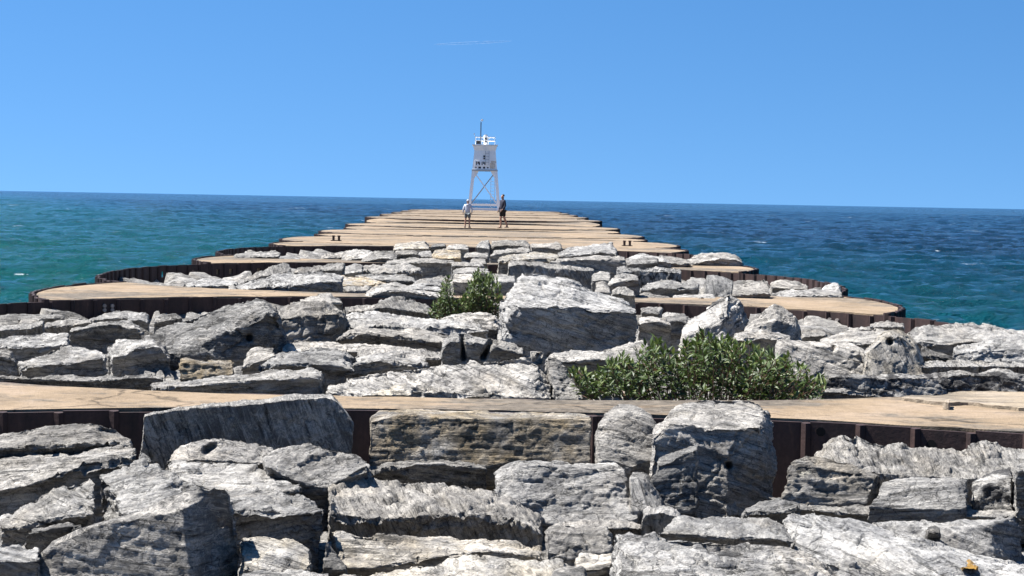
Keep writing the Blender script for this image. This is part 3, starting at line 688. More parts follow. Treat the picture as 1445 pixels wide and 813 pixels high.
small dark edged stone above the small bush|grey|42.0|378|661,371 688,371|665,363 686,364|t=6
thin long slab lying on the far steel wall behind the small bush|grey|41.0|381|636,375 684,375|639,368 682,370|t=5
rough pale stone directly behind the small bush top|pale|36.3|393|638,386 665,384 692,386|640,378 665,375 690,378|t=6
pale stone half hidden by the left of the small bush|pale|33.0|414|638,397 672,398|640,385 668,383|t=8
shadowed stone between the small bush and the huge square boulder|grey|32.4|414|696,398 728,397|698,389 728,388|t=6
dark broken block right of centre in the far boulder bed|dark|41.8|882,382 929,381|881,371 905,371 930,369|885,366 905,362 920,363 929,365|t=4 c=1.3
row of pale lumps behind the dark broken block|pale|43.6|380|884,368 920,366 947,371|887,361 910,357 935,360 946,368|t=6
low grey stone left of the boulder at the right rim|grey|44.2|380|928,369 960,372 977,371|929,358 950,361 975,367|t=6
big rounded boulder at the right rim against the water, far back|pale|45.6|384|962,375 990,369 1010,365 1040,366 1050,371|964,371 978,360 990,356 1010,354 1033,356 1042,360 1048,367|t=8 c=.95
long block with black right half before the fourth steel rim|blotch|35.4|868,397 912,399 963,402|869,380 905,382 935,383 963,385|871,375 905,377 935,376 961,379|t=4 lean=0
tilted square block right of the huge square boulder|grey|29.8|857,419 902,420|857,403 875,397 901,395 905,406|857,397 870,383 885,386 901,389 904,402|t=18
flat grey stone behind the white top of the huge square boulder|grey|33.0|407|834,396 862,394|837,383 850,381 863,383|t=6
small pale lump on the right shoulder of the huge square boulder|pale|27.8|424|838,411 862,412|841,399 852,396 862,403|t=8
stack of flat layers right of the tilted square block|grey|32.0|417|903,410 930,406 960,406 987,406|905,402 933,394 956,397 981,398 987,401|t=5
thin pale layers in front of the stack, along the second concrete strip|pale|29.7|431|884,423 915,422 949,423|887,417 910,411 933,414 948,420|t=5
white and dark flat stone beside the thin pale layers|pale|29.9|430|947,422 980,422 1010,421|949,418 970,414 998,412 1010,416|t=5
grey upright faced block left of the smooth ramp slab at right|grey|32.5|991,418 1032,420|993,401 1010,400 1035,404|997,386 1010,386 1025,390 1036,395|t=10 lean=.2
smooth pale ramp slab in the right of the second boulder bed|pale|30.2|426|1028,418 1055,416 1087,413|1040,404 1060,395 1078,391 1086,393|t=24
dark hollowed stone right of the smooth ramp slab|grey|32.5|416|1087,405 1115,406 1142,408|1087,396 1097,393 1110,392 1123,396 1141,404|t=6
long low pale stone inside the right curve of the second ring|pale|31.0|428|1087,419 1120,418 1160,416 1190,414|1089,413 1105,408 1123,406 1160,408 1189,410|t=6
small triangular stone leaning on the right curve of the second ring|pale|33.0|419|1157,412 1189,412|1161,406 1174,397 1184,398 1188,407|t=12
grey flat stone between the huge square boulder and the pointed boulder|grey|23.0|450|903,440 932,442|904,433 920,431 937,434|t=5
small stone behind the right shoulder of the huge square boulder|grey|26.5|424|862,414 897,417|867,406 880,403 894,409|t=6
'''
def parse_pts(s):
    out = []
    for w in s.split():
        q = [float(k) for k in w.split(',')]
        out.append((q[0], q[1], q[2] if len(q) > 2 else 0.0))
    return out
def resample_px(pts, n):
    P = np.array(pts); seg = np.hypot(np.diff(P[:, 0]), np.diff(P[:, 1]) * .6)
    s = np.concatenate([[0], np.cumsum(seg)]); s /= s[-1]
    u = np.linspace(0, 1, n)
    return np.stack([np.interp(u, s, P[:, k]) for k in range(3)], 1)
def lean_of(o): return o.get('lean', 0)
def vox_of(d): return max(.0125, d * (1.95 if d < 14 else 1.5 if d < 25 else 1.2) / 1772)
def horizon(x): return 269 + .018 * x
def build_rocks():
    todo = []
    for i, line in enumerate(l for l in ROCKS.strip().split('\n') if l.strip()):
        lab, mat, d, foot, F, Bk, opt = line.split('|')
        d = float(d); o = dict(k.split('=') for k in opt.split()); hol = o.pop('h', ''); o = {k: float(v) for k, v in o.items()}
        o['h'] = [[float(u) for u in w.split(':')] for w in hol.split(';') if w]
        F = parse_pts(F); Bk = parse_pts(Bk)
        if ' ' in foot or ',' in foot: foot = parse_pts(foot)
        else: foot = [(F[0][0], float(foot), F[0][2]), (F[-1][0], float(foot), F[-1][2])]
        yf = np.mean([p[1] for p in resample_px(F, 12)]); yb = np.mean([p[1] for p in resample_px(Bk, 12)]); hx = horizon(F[len(F) // 2][0])
        L = o.get('L') or (yf - yb) * d / FPX / (max(.01, (yb - hx) / FPX) + math.tan(R(o.get('t', 6))))
        L = min(max(L, .22 * max(1, d / 25)), 3.2)
        lean = o.get('lean', -.08 if d < 14 else -.10)
        n = 26
        f_ = resample_px(F, n); b_ = resample_px(Bk, n); g_ = resample_px(foot, n)
        top_f = [at(p[0], p[1], d + p[2]) for p in f_]
        top_b = [at(p[0], p[1], d + L + p[2]) for p in b_]
        low_f = [at(p[0], p[1], d - lean + p[2]) for p in g_]
        low = min(p.z for p in low_f) - (.18 if d < 14 else .3)
        base_f = [Vector((p.x, p.y + .05, min(p.z - .1, low))) for p in low_f]
        base_b = [Vector((p.x, max(p.y + .12, q.y + .2), low)) for p, q in zip(top_b, base_f)]
        # crown line between front and back edge, slightly bulged
        mid = [a.lerp(b, .5) + Vector((0, 0, .012 * L)) for a, b in zip(top_f, top_b)]
        rows = [base_f, low_f, top_f, mid, top_b, base_b]
        verts = [p for r_ in rows for p in r_]; faces = []
        nr = len(rows)
        for a in range(nr):
            b2 = (a + 1) % nr
            for c in range(n - 1):
                faces.append([a * n + c, a * n + c + 1, b2 * n + c + 1, b2 * n + c])
        faces.append([r_ * n for r_ in range(nr)]); faces.append([r_ * n + n - 1 for r_ in range(nr)][::-1])
        me = bpy.data.meshes.new('boulder')
        me.from_pydata([tuple(v) for v in verts], [], faces); me.update()
        bm = bmesh.new(); bm.from_mesh(me); bmesh.ops.triangulate(bm, faces=[f for f in bm.faces if len(f.verts) > 3]); bmesh.ops.recalc_face_normals(bm, faces=bm.faces[:]); bm.to_mesh(me); bm.free()
        ob = bpy.data.objects.new('tmp', me); COL.objects.link(ob)
        md = ob.modifiers.new('r', 'REMESH'); md.mode = 'VOXEL'; md.voxel_size = vox_of(d); md.adaptivity = 0
        todo.append((ob, lab, mat, d, L, o, i))
    dg = bpy.context.evaluated_depsgraph_get()
    for ob, lab, mat, d, L, o, i in todo:
        ev = ob.evaluated_get(dg)
        me = bpy.data.meshes.new_from_object(ev)
        n = len(me.vertices)
        P = np.empty(n * 3); me.vertices.foreach_get('co', P); P = P.reshape(-1, 3)
        E = np.empty(len(me.edges) * 2, int); me.edges.foreach_get('vertices', E); E = E.reshape(-1, 2)
        deg = np.bincount(E.ravel(), minlength=n)[:, None]
        def smooth(P, k, w=.6):
            for _ in range(k):
                S = np.zeros_like(P)
                for c in range(3):
                    S[:, c] = np.bincount(E[:, 0], P[E[:, 1], c], n) + np.bincount(E[:, 1], P[E[:, 0], c], n)
                P = P * (1 - w) + w * S / deg
            return P
        P = smooth(P, 1, .5)
        # broken corners: flat fracture planes shaved off edges and corners
        rc = np.random.default_rng(500 + i); e0 = P.max(0) - P.min(0); cen = (P.max(0) + P.min(0)) / 2
        sz = float(np.clip(np.sort(e0)[:2].mean(), .2, 1.5))
        for _ in range(5):
            az = rc.uniform(0, 2 * math.pi); el = rc.uniform(.1, 1.1)
            u = np.array([math.cos(az) * math.cos(el), math.sin(az) * math.cos(el), math.sin(el)]) / np.maximum(e0, .15)
            # pick a spot on the surface and cut beside it
            u /= np.linalg.norm(u); hgt = P @ u; top_ = hgt.max(); cut = top_ - sz * rc.uniform(.008, .05)
            over = hgt > cut
            P[over] -= u * (hgt[over] - cut)[:, None]
        me.vertices.foreach_set('co', P.ravel()); me.update()
        N = np.empty(n * 3); me.vertex_normals.foreach_get('vector', N); N = N.reshape(-1, 3)
        r_ = np.random.default_rng(1000 + i)
        ext = P.max(0) - P.min(0)
        size = float(np.clip(np.sort(ext)[:2].mean(), .25, 1.6))
        # bedding frame: local z is the bedding normal, mostly steep to lying, tilted per boulder
        tilt = Euler((R(r_.uniform(-16, 16)), R(r_.uniform(-14, 20)), R(r_.uniform(-25, 25))))
        if r_.random() < .16: tilt = Euler((R(r_.uniform(-15, 15)), R(r_.uniform(60, 85)), R(r_.uniform(-20, 20))))
        steep = abs(tilt.y) > .9
        Rm = np.array(tilt.to_matrix())
        Q = P @ Rm + r_.uniform(0, 80, 3)           # local coords, shifted for the noise
        Nl = N @ Rm
        vox = vox_of(d)
        disp = np.zeros(n)
        lump = o.get('lump', 1.0)
        disp += (.010 + .04 * (lump - 1)) * size * fbm(Q * (1.6 / size) * .9, 3)
        # faceted fracture planes
        wq = Q * (2.6 / size) * np.array([1, 1, 1.7]) + .35 * np.stack([perlin(Q * 3 + k * 9.1) for k in range(3)], 1)
        vec, cid, dist = worley(wq, i)
        dirs = _g[cid]
        disp += .042 * size * (vec * dirs).sum(1) + .030 * size * (hash1(cid * 7 + 3) - .6)
        w2 = Q * (8.0 / size) * np.array([.8, .8, 1.9]) + .3 * np.stack([perlin(Q * 7 + k * 5.3) for k in range(3)], 1)
        vec2, cid2, dist2 = worley(w2, i + 40)
        disp += .009 * size * (vec2 * _g[cid2]).sum(1) * (1 + .6 * np.clip(1 - Nl[:, 2] ** 2, 0, 1))
        # bedding ledges: each layer is set back by its own amount on the faces that cut the bedding
        thk = size * r_.uniform(.12, .26)
        s = (Q[:, 2] + .05 * size * fbm(Q * 2.2 / size, 3)) / thk
        li = np.floor(s); fr = s - li
        inset = hash1(li * 17 + i * 3) * (1 - np.clip((fr - .78) / .22, 0, 1)) + hash1((li + 1) * 17 + i * 3) * np.clip((fr - .78) / .22, 0, 1)
        side = np.sqrt(np.clip(1 - Nl[:, 2] ** 2, 0, 1))
        led = .35 if steep else 1.0
        disp -= .038 * size * inset * side * led
        groove = np.exp(-((fr - .9) / .07) ** 2) * (hash1(li * 5 + 11) > .45)
        disp -= .026 * size * groove * side * led
        # thin wavy ridges on the bedding faces
        rid = np.abs(fbm(Q * np.array([2.2, 6.5, 9]) / size, 3))
        disp += .010 * size * (.3 - rid) * (1 - .5 * side)
        # cracks
        cr = np.abs(fbm(Q * 1.7 / size + 31, 3)); disp -= .045 * size * np.exp(-(cr / .02) ** 2)
        # flaked scars with crisp rims
        fq = Q * (np.array([1.5, 2.1, 3.4]) / size); ff = fbm(fq + 7.7, 5, .55)
        for th in (-.30, -.12, .06, .24, .42):
            disp += (.013 + .006 * hash1(np.array([int((th + 1) * 50) + i]))[0]) * size * np.clip((ff - th) / .025, 0, 1) - .010 * size
        # fine grain
        disp += (.015 if d < 14 else .012) * fbm(Q * 14, 4, .6) * min(1, size * 1.4) + .006 * size * fbm(Q * 45, 2) * (vox < .03)
        disp = disp * o.get('amp', .6 if lean_of(o) >= .15 else 1.0) * .78 - .008 * size
        P = P + N * disp[:, None]
        for hx, hy, hr, hd in o['h']:                # drill holes and pits: radius in pixels, depth in metres
            v = np.array(ray(hx, hy)); v /= np.linalg.norm(v)
            w = P - np.array([0, 0, CAM_Z]); t_ = w @ v; dist_ = np.linalg.norm(w - t_[:, None] * v, axis=1)
            near_ = (N @ v) < 0
            P = P + v * (hd * np.exp(-(dist_ / (hr * d / FPX)) ** 4) * near_)[:, None]
        org = np.array([P[:, 0].mean(), P[:, 1].mean(), P[:, 2].min()])
        me.vertices.foreach_set('co', ((P - org) @ Rm).ravel())
        me.polygons.foreach_set('use_smooth', np.ones(len(me.polygons), bool))
        me.update()
        old = ob.data; bpy.data.objects.remove(ob); bpy.data.meshes.remove(old)
        me.name = 'boulder'
        b = bpy.data.objects.new('boulder', me); COL.objects.link(b)
        b.location = org; b.rotation_euler = tilt
        me.materials.clear(); me.materials.append(M[mat])
        c = o.get('c', 1.0) * r_.uniform(.80, 1.08); h = r_.uniform(-.02, .02)
        b.color = (c * (1 + h), c, c * (1 - h * 1.4), 1)
        if 'concrete chunk' in lab:
            b.name = 'concrete_chunk'; me.materials[0] = M['concrete']
            tag(b, lab, 'concrete chunk')
        else: tag(b, lab, 'boulder', 'grey boulders piled in the pier cells')
build_rocks()
# ------------------------------------------------------------------ beacon tower at the end of the pier
M['white'] = plain('white_paint', (.92, .92, .90), .5, .06, 3.0)
M['peel'] = plain('peeling_paint', (.62, .56, .47), .8, .35, 6.0)
M['black'] = plain('black_paint', (.02, .02, .022), .5, .2)
M['gal'] = plain('galvanised_steel', (.42, .44, .45), .5, .15)
M['pole'] = plain('dark_grey_pole', (.05, .06, .075), .5, .15)
def beacon():
    D = 183.0; zb = .46
    p = at(683, 296, D)
    t = empty('beacon_tower', (p.x, D, zb))
    tag(t, 'white steel skeleton beacon tower with boxed upper room standing at the end of the pier', 'beacon tower')
    U = D / FPX
    H0, H1, H2, H3 = 4.10, 6.20, 6.62, 6.74
    w = lambda z: 1.64 + (1.27 - 1.64) * min(z, H0) / H0 if z <= H0 else 1.27 + (1.08 - 1.27) * (z - H0) / (H1 - H0)
    for sx, sy in ((-1, -1), (1, -1), (-1, 1), (1, 1)):
        lg = MB(); lg.bar((sx * (1.64 - .11), sy * 1.53, 0), (sx * (1.27 - .12), sy * 1.15, H0), .30)
        lg.box((sx * 1.53, sy * 1.53, .04), (.5, .5, .08))
        o = lg.build('leg', M['white'], t)
        g = MB(); x0 = sx * (1.27 - .24)
        pts = [(x0, H0), (x0 - sx * .42, H0), (x0 - sx * .30, H0 - .30), (sx * 1.17, H0 - .95), (sx * 1.2, H0 - .6)]
        if sx > 0: pts = pts[::-1]
        g.prism(pts, sy * 1.15 - .03, sy * 1.15 + .03)
        g.build('gusset', M['white'], o)
    for z0, hh in ((.13, .24), (.56, .22)):
        for a in range(4):
            b = MB(); rot = Matrix.Rotation(a * math.pi / 2, 3, 'Z'); k = w(z0) - .11
            b.bar(rot @ Vector((-k + .12, -k, z0)), rot @ Vector((k - .12, -k, z0)), .14, hh, up=(0, 0, 1)); b.build('beam', M['white'], t)
    for a in range(4):
        rot = Matrix.Rotation(a * math.pi / 2, 3, 'Z')
        for s in (-1, 1):
            b = MB(); off = .05 * s
            b.bar(rot @ Vector((-s * 1.42, -1.46 + off, .55)), rot @ Vector((s * 1.02, -1.12 + off, H0 - .25)), .10, .10); b.build('brace', M['white'] if s < 0 else M['gal'], t)
    # upper room: tapered box
    rm = MB()
    a, b = 1.27, 1.08
    rm.add([(-a, -a, H0), (a, -a, H0), (a, a, H0), (-a, a, H0), (-b, -b, H1), (b, -b, H1), (b, b, H1), (-b, b, H1)],
           [[3, 2, 1, 0], [4, 5, 6, 7], [0, 1, 5, 4], [1, 2, 6, 5], [2, 3, 7, 6], [3, 0, 4, 7]])
    body = rm.build('upper_room', M['white'], t)
    sk = MB()
    for q in range(4):
        rot = Matrix.Rotation(q * math.pi / 2, 3, 'Z'); sk.bar(rot @ Vector((-1.31, -1.30, H0 + .0)), rot @ Vector((1.24, -1.30, H0 + .0)), .07, .16, up=(0, 0, 1))
    sk.build('skirt', M['gal'], body)
    co = MB(); c1, c2 = 1.11, 1.24
    co.add([(-c1, -c1, H1 - .02), (c1, -c1, H1 - .02), (c1, c1, H1 - .02), (-c1, c1, H1 - .02), (-c2, -c2, H2), (c2, -c2, H2), (c2, c2, H2), (-c2, c2, H2)],
           [[3, 2, 1, 0], [4, 5, 6, 7], [0, 1, 5, 4], [1, 2, 6, 5], [2, 3, 7, 6], [3, 0, 4, 7]])
    co.build('cornice', M['white'], t)
    pl = MB(); pl.box((0, 0, H3 - .05), (2.62, 2.62, .1)); pl.build('platform', M['white'], t)
    # front wall trim, tilted like the wall
    sl_ = (1.27 - 1.08) / (H1 - H0)
    def fy(z, o=.02): return -(1.27 - (z - H0) * sl_) - o
    def plate(mb, x0, x1, z0, z1, o=.02, tk=.02):
        mb.add([(x0, fy(z0, o), z0), (x1, fy(z0, o), z0), (x1, fy(z1, o), z1), (x0, fy(z1, o), z1), (x0, fy(z0, o - tk), z0), (x1, fy(z0, o - tk), z0), (x1, fy(z1, o - tk), z1), (x0, fy(z1, o - tk), z1)],
               [[0, 1, 2, 3], [7, 6, 5, 4], [0, 4, 5, 1], [1, 5, 6, 2], [2, 6, 7, 3], [3, 7, 4, 0]])
    px = lambda x: (x - 683.3) * U
    pz = lambda y: (296 - y) * U
    sg = MB(); plate(sg, px(669.4), px(686.4), pz(234), pz(226.8), .05, .03); sign = sg.build('sign_board', M['white'], t)
    tx = MB()
    for gx in (671.0, 678.9):
        z0, z1 = pz(232.8), pz(227.9)
        plate(tx, px(gx), px(gx + 1.35), z0, z1, .056, .006)
        plate(tx, px(gx + 2.2), px(gx + 3.3), pz(231.2), z1, .056, .006)
        plate(tx, px(gx + 4.6), px(gx + 5.7), z0, z1, .056, .006)
        tx.add([(px(gx + 2.6), fy(z1, .058), z1), (px(gx + 3.7), fy(z1, .058), z1), (px(gx + 5.3), fy(z0, .058), z0), (px(gx + 4.2), fy(z0, .058), z0)], [[0, 3, 2, 1]])
    tx.build('lettering', M['black'], sign)
    for x0, x1, y0, y1 in ((670, 672, 235.3, 237.2), (674.5, 678, 235, 237.6), (681, 684, 235, 237.6), (686.3, 688.7, 235.4, 237.2)):
        v_ = MB(); plate(v_, px(x0), px(x1), pz(y1), pz(y0), .012, .01); v_.build('vent', M['black'], t)
    for x0, x1, y0, y1 in ((690.5, 698, 229.5, 237.5), (692, 699.3, 226.6, 229.4)):
        v_ = MB(); plate(v_, px(x0), px(x1), pz(y1), pz(y0), .010, .008); v_.build('paint_patch', M['peel'], t)
    hp = MB(); plate(hp, px(671.3), px(681), pz(225.8), pz(214), .012, .01); hp.build('hatch', M['white'], t)
    for y0, y1 in ((222.5, 224.6), (219.2, 221.6)):
        v_ = MB(); plate(v_, px(681.2), px(683.6), pz(y1), pz(y0), .03, .03); v_.build('hinge', M['black'], t)
    # ladders
    def ladder(a0, a1, wd, step=.3):
        l = MB(); a0 = Vector(a0); a1 = Vector(a1); n = int((a1 - a0).length / step)
        for s in (-1, 1): l.bar(a0 + Vector((s * wd / 2, 0, 0)), a1 + Vector((s * wd / 2, 0, 0)), .05)
        for i in range(1, n):
            q = a0.lerp(a1, i / n); l.bar(q - Vector((wd / 2, 0, 0)), q + Vector((wd / 2, 0, 0)), .035)
        return l
    ladder((px(686.6), fy(H0) - .18, pz(233)), (px(686.6), fy(H1) - .16, H1 - .1), .36).build('ladder', M['gal'], t)
    ladder((px(684), -1.30, H1 - .35), (px(684), -1.33, H3 + .75), .36, .26).build('ladder', M['white'], t)
    ladder((px(695), -.75, .35), (px(695), -.75, pz(251)), .40, .30).build('ladder', M['white'], t)
    # railing
    for q in range(4):
        rot = Matrix.Rotation(q * math.pi / 2, 3, 'Z'); r_ = MB()
        for z in (H3 + .40, H3 + .76): r_.bar(rot @ Vector((-1.0, -1.0, z)), rot @ Vector((1.0, -1.0, z)), .065)
        for x in (-1.0, -.35, .35): r_.bar(rot @ Vector((x, -1.0, H3)), rot @ Vector((x, -1.0, H3 + .79)), .06)
        r_.build('railing', M['white'], t)
    ln = MB(); ln.bar((px(684), -.35, H3), (px(684), -.35, H3 + .92), .50, .5, 8); lo = ln.build('lantern', M['white'], t)
    dl = MB(); dl.box((px(684.3), -.62, H3 + .48), (.20, .08, .50)); dl.build('lens', M['black'], lo)
    cp = MB(); cp.bar((px(684), -.35, H3 + .92), (px(684), -.35, H3 + 1.04), .34, .34, 8); cp.build('cap', M['gal'], lo)
    bx = MB(); bx.box((px(673.5), -.7, H3 + .22), (.40, .3, .36)); bx.build('battery_box', M['black'], t)
    po = MB(); po.bar((px(677), -.2, H3), (px(677), -.2, pz(172.3)), .11, .11, 8); mast = po.build('mast', M['pole'], t)
    an = MB(); an.bar((px(676.3), -.2, pz(169.8)), (px(678), -.2, pz(169.8)), .06); an.box((px(678.6), -.2, pz(169.5)), (.22, .12, .22)); an.bar((px(677), -.2, pz(172.3)), (px(677), -.2, pz(169.3)), .05)
    an.build('wind_gauge', M['white'], mast)
    wl = MB(); wl.bar((-1.0, -1.0, H3 + .76), (-1.12, -1.0, H3 + 1.05), .05); wl.box((-1.14, -1.0, H3 + 1.07), (.12, .1, .1)); wl.build('bracket_lamp', M['white'], t)
beacon()

# ------------------------------------------------------------------ people
def skin_mesh(name, pts, edges, mat, parent, root=0, sub=1):
    me = bpy.data.meshes.new(name)
    keys = list(pts); ix = {k: i for i, k in enumerate(keys)}
    me.from_pydata([pts[k][:3] for k in keys], [(ix[a], ix[b]) for a, b in edges], [])
    ob = bpy.data.objects.new('tmp', me); COL.objects.link(ob)
    md = ob.modifiers.new('skin', 'SKIN'); md.use_smooth_shade = True
    for i, k in enumerate(keys):
        r = pts[k][3]; r = r if isinstance(r, tuple) else (r, r)
        me.skin_vertices[0].data[i].radius = r
        me.skin_vertices[0].data[i].use_root = (i == root)
    sb = ob.modifiers.new('sub', 'SUBSURF'); sb.levels = sb.render_levels = sub
    dg = bpy.context.evaluated_depsgraph_get()
    m2 = bpy.data.meshes.new_from_object(ob.evaluated_get(dg))
    bpy.data.objects.remove(ob); bpy.data.meshes.remove(me)
    m2.polygons.foreach_set('use_smooth', [True] * len(m2.polygons))
    m2.materials.clear(); m2.name = name
    return link(name, m2, mat, parent)
M['skin'] = plain('skin', (.30, .17, .12), .6, .1)
M['navy'] = plain('navy_fabric', (.018, .020, .034), .9, .25)
M['blk'] = plain('black_fabric', (.012, .012, .014), .9, .25)
M['ltgrey'] = plain('pale_grey_fabric', (.42, .45, .52), .9, .12)
M['dkgrey'] = plain('grey_fabric', (.10, .115, .125), .9, .2)
M['hair'] = plain('dark_hair', (.02, .016, .013), .7, .3)
M['cap'] = plain('pale_cap', (.40, .44, .52), .9, .1)
M['sandal'] = plain('tan_sandal', (.06, .035, .025), .8, .2)
def person(label, px_, py_, D, H, yawdeg, arms, legs, top, short, shoe, headwear, hood_up=False):
    """local frame: the figure faces -Y before it is turned; heights are fractions of a 1.78 m adult"""
    p = at(px_, py_, D)
    t = empty('person', (p.x, D, zdeck(5.6) if D > 85 else 0), R(yawdeg))
    t.location.z = PZ
    tag(t, label, 'person')
    s = H / 1.78
    pt = {}
    def P(k, x, y, z, r): pt[k] = (x * s, y * s, z * s, tuple(a * s for a in r) if isinstance(r, tuple) else r * s)
    P('pelvis', 0, 0, .95, (.15, .11)); P('waist', 0, .0, 1.10, (.135, .10)); P('chest', 0, .0, 1.30, (.165, .115)); P('neckb', 0, .01, 1.47, (.075, .07))
    P('neck', 0, 0, 1.53, (.055, .055)); P('jaw', 0, -.025, 1.60, (.062, .075)); P('skull', 0, -.005, 1.68, (.075, .092)); P('crown', 0, .005, 1.755, (.052, .062))
    P('nose', 0, -.105, 1.645, (.012, .014))
    e = [('pelvis', 'waist'), ('waist', 'chest'), ('chest', 'neckb'), ('neckb', 'neck'), ('neck', 'jaw'), ('jaw', 'skull'), ('skull', 'crown'), ('jaw', 'nose')]
    for n, sx in (('l', 1), ('r', -1)):
        (ex, ey, ez), (wx, wy, wz) = arms[n]
        P('sh' + n, sx * .19, 0, 1.43, .055); P('el' + n, sx * ex, ey, ez, .042); P('wr' + n, sx * wx, wy, wz, .027)
        d = (Vector((sx * wx, wy, wz)) - Vector((sx * ex, ey, ez))).normalized()
        w_ = Vector((sx * wx, wy, wz)); hc = w_ + d * .06
        P('pa' + n, hc.x, hc.y, hc.z, (.035, .02))
        e += [('chest', 'sh' + n), ('sh' + n, 'el' + n), ('el' + n, 'wr' + n), ('wr' + n, 'pa' + n)]
        for q, ln in enumerate((.062, .072, .068, .055)):
            b0 = hc + d * .035 + Vector((0, (q - 1.5) * .018, 0)); b1 = b0 + d * ln * .6 + Vector((-sx * .008, 0, 0)); b2 = b1 + d * ln * .4 + Vector((-sx * .016, 0, 0))
            for kk, v in ((0, b0), (1, b1), (2, b2)): P('f%d%d%s' % (q, kk, n), v.x, v.y, v.z, .0085 - .001 * kk)
            e += [('pa' + n, 'f%d0%s' % (q, n)), ('f%d0%s' % (q, n), 'f%d1%s' % (q, n)), ('f%d1%s' % (q, n), 'f%d2%s' % (q, n))]
        th = w_ + d * .03 + Vector((0, -.035, 0)); th2 = th + d * .035 + Vector((0, -.018, 0))
        P('t0' + n, th.x, th.y, th.z, .010); P('t1' + n, th2.x, th2.y, th2.z, .008)
        e += [('wr' + n, 't0' + n), ('t0' + n, 't1' + n)]
        (kx, ky, kz), (ax, ay, az), toe = legs[n]
        P('hi' + n, sx * .095, 0, .90, .088); P('kn' + n, sx * kx, ky, kz, .060); P('ca' + n, sx * (kx * .6 + ax * .4), ky * .6 + ay * .4 + .012, kz * .62 + az * .38, .058); P('an' + n, sx * ax, ay, az, .038)
        P('he' + n, sx * ax, ay + .03, az - .055, .032); P('to' + n, sx * (ax + toe[0]), ay + toe[1], az - .06, (.042, .022))
        e += [('pelvis', 'hi' + n), ('hi' + n, 'kn' + n), ('kn' + n, 'ca' + n), ('ca' + n, 'an' + n), ('an' + n, 'he' + n), ('an' + n, 'to' + n)]
    body = skin_mesh('body', pt, e, M['skin'], t)
    def grow(keys, edges, name, mat, add, over=None):
        q = {}
        for k in keys:
            x, y, z, r = pt[k]; r = r if isinstance(r, tuple) else (r, r)
            q[k] = (x, y, z, (r[0] + add * s, r[1] + add * s))
        if over: q.update({k: (a * s, b * s, c * s, tuple(u * s for u in r)) for k, (a, b, c, r) in over.items()})
        return skin_mesh(name, q, edges, mat, t)
    mid = lambda a, b, u: tuple(pt[a][i] / s * (1 - u) + pt[b][i] / s * u for i in range(3))
    ov = {'hem': (0, 0, .90, (.185, .14)), 'waist': (0, 0, 1.10, (.175, .135)), 'chest': (0, .005, 1.31, (.195, .14)), 'neckb': (0, .01, 1.475, (.09, .085))}
    ks = ['hem', 'waist', 'chest', 'neckb']; es = [('hem', 'waist'), ('waist', 'chest'), ('chest', 'neckb')]
    for n in 'lr':
        ov['cf' + n] = (*mid('el' + n, 'wr' + n, .95), (.042, .042))
        ov['shx' + n] = (pt['sh' + n][0] / s, 0, 1.425, (.078, .078)); ov['elx' + n] = (*mid('el' + n, 'wr' + n, .0), (.062, .062))
        es += [('chest', 'shx' + n), ('shx' + n, 'elx' + n), ('elx' + n, 'cf' + n)]
    hood = grow([], es, 'hoodie', M[top], .02, ov)
    hm = {'a': (-.09, .07, 1.47, (.05, .05)), 'b': (0, .115, 1.44, (.07, .055)), 'c': (.09, .07, 1.47, (.05, .05))}
    grow([], [('a', 'b'), ('b', 'c')], 'hood', M[top], 0, hm).parent = hood
    so = {'pelvis': (0, 0, .97, (.165, .125))}; se = []
    for n in 'lr':
        sx = 1 if n == 'l' else -1
        so['h' + n] = (sx * .095, 0, .88, (.115, .12)); so['k' + n] = (*mid('hi' + n, 'kn' + n, .78), (.098, .105)); se += [('pelvis', 'h' + n), ('h' + n, 'k' + n)]
    grow([], se, 'shorts', M[short], 0, so)
    for n in 'lr':
        hx, hy, hz, _ = pt['he' + n]; tx, ty, tz, _ = pt['to' + n]
        sh = MB(); a = Vector((hx, hy, hz)); b = Vector((tx, ty, tz)); d = (b - a); d.z = 0; d.normalize()
        c = (a + b) / 2; yaw_ = math.atan2(d.y, d.x)
        hgt = (.075 if shoe == 'blk' else .03) * s
        zb_ = min(hz, tz) - .03 * s
        sh.bar(a - d * .05 * s + Vector((0, 0, zb_ + hgt / 2 - a.z)), b + d * .05 * s + Vector((0, 0, zb_ + hgt / 2 - b.z)), .10 * s, hgt, 8, (0, 0, 1))
        sh.build('shoe', M[shoe], t, True)
    hr = {'a': (0, -.045, 1.745, (.085, .060)), 'b': (0, .03, 1.735, (.095, .085)), 'c': (0, .06, 1.66, (.088, .065))}
    hd = grow([], [('a', 'b'), ('b', 'c')], 'cap' if headwear == 'cap' else 'hair', M[headwear], 0, hr)
    if headwear == 'cap':
        br = MB(); br.box((0, -.13 * s, 1.725 * s), (.13 * s, .11 * s, .015 * s)); br.build('brim', M['cap'], hd)
    # beard or brow line and eyes
    ey = MB()
    for sx in (-1, 1): ey.box((sx * .032 * s, -.098 * s, 1.675 * s), (.022 * s, .012 * s, .012 * s))
    ey.build('eye', M['hair'], body)
    mo = MB(); mo.box((0, -.094 * s, 1.60 * s), (.045 * s, .012 * s, .009 * s)); mo.build('mouth', plain('lips', (.25, .10, .08)), body)
    for sx in (-1, 1):
        er = MB(); er.bar((sx * .075 * s, .0, 1.63 * s), (sx * .082 * s, .012 * s, 1.69 * s), .02 * s, .035 * s, 6); er.build('ear', M['skin'], body, True)
    return t
PZ = zdeck(6) - .006
DP = 92.6
stand = {'l': ((.10, 0.0, .50), (.10, .0, .085), (.03, -.13)), 'r': ((.10, .0, .50), (.10, .02, .085), (.03, -.13))}
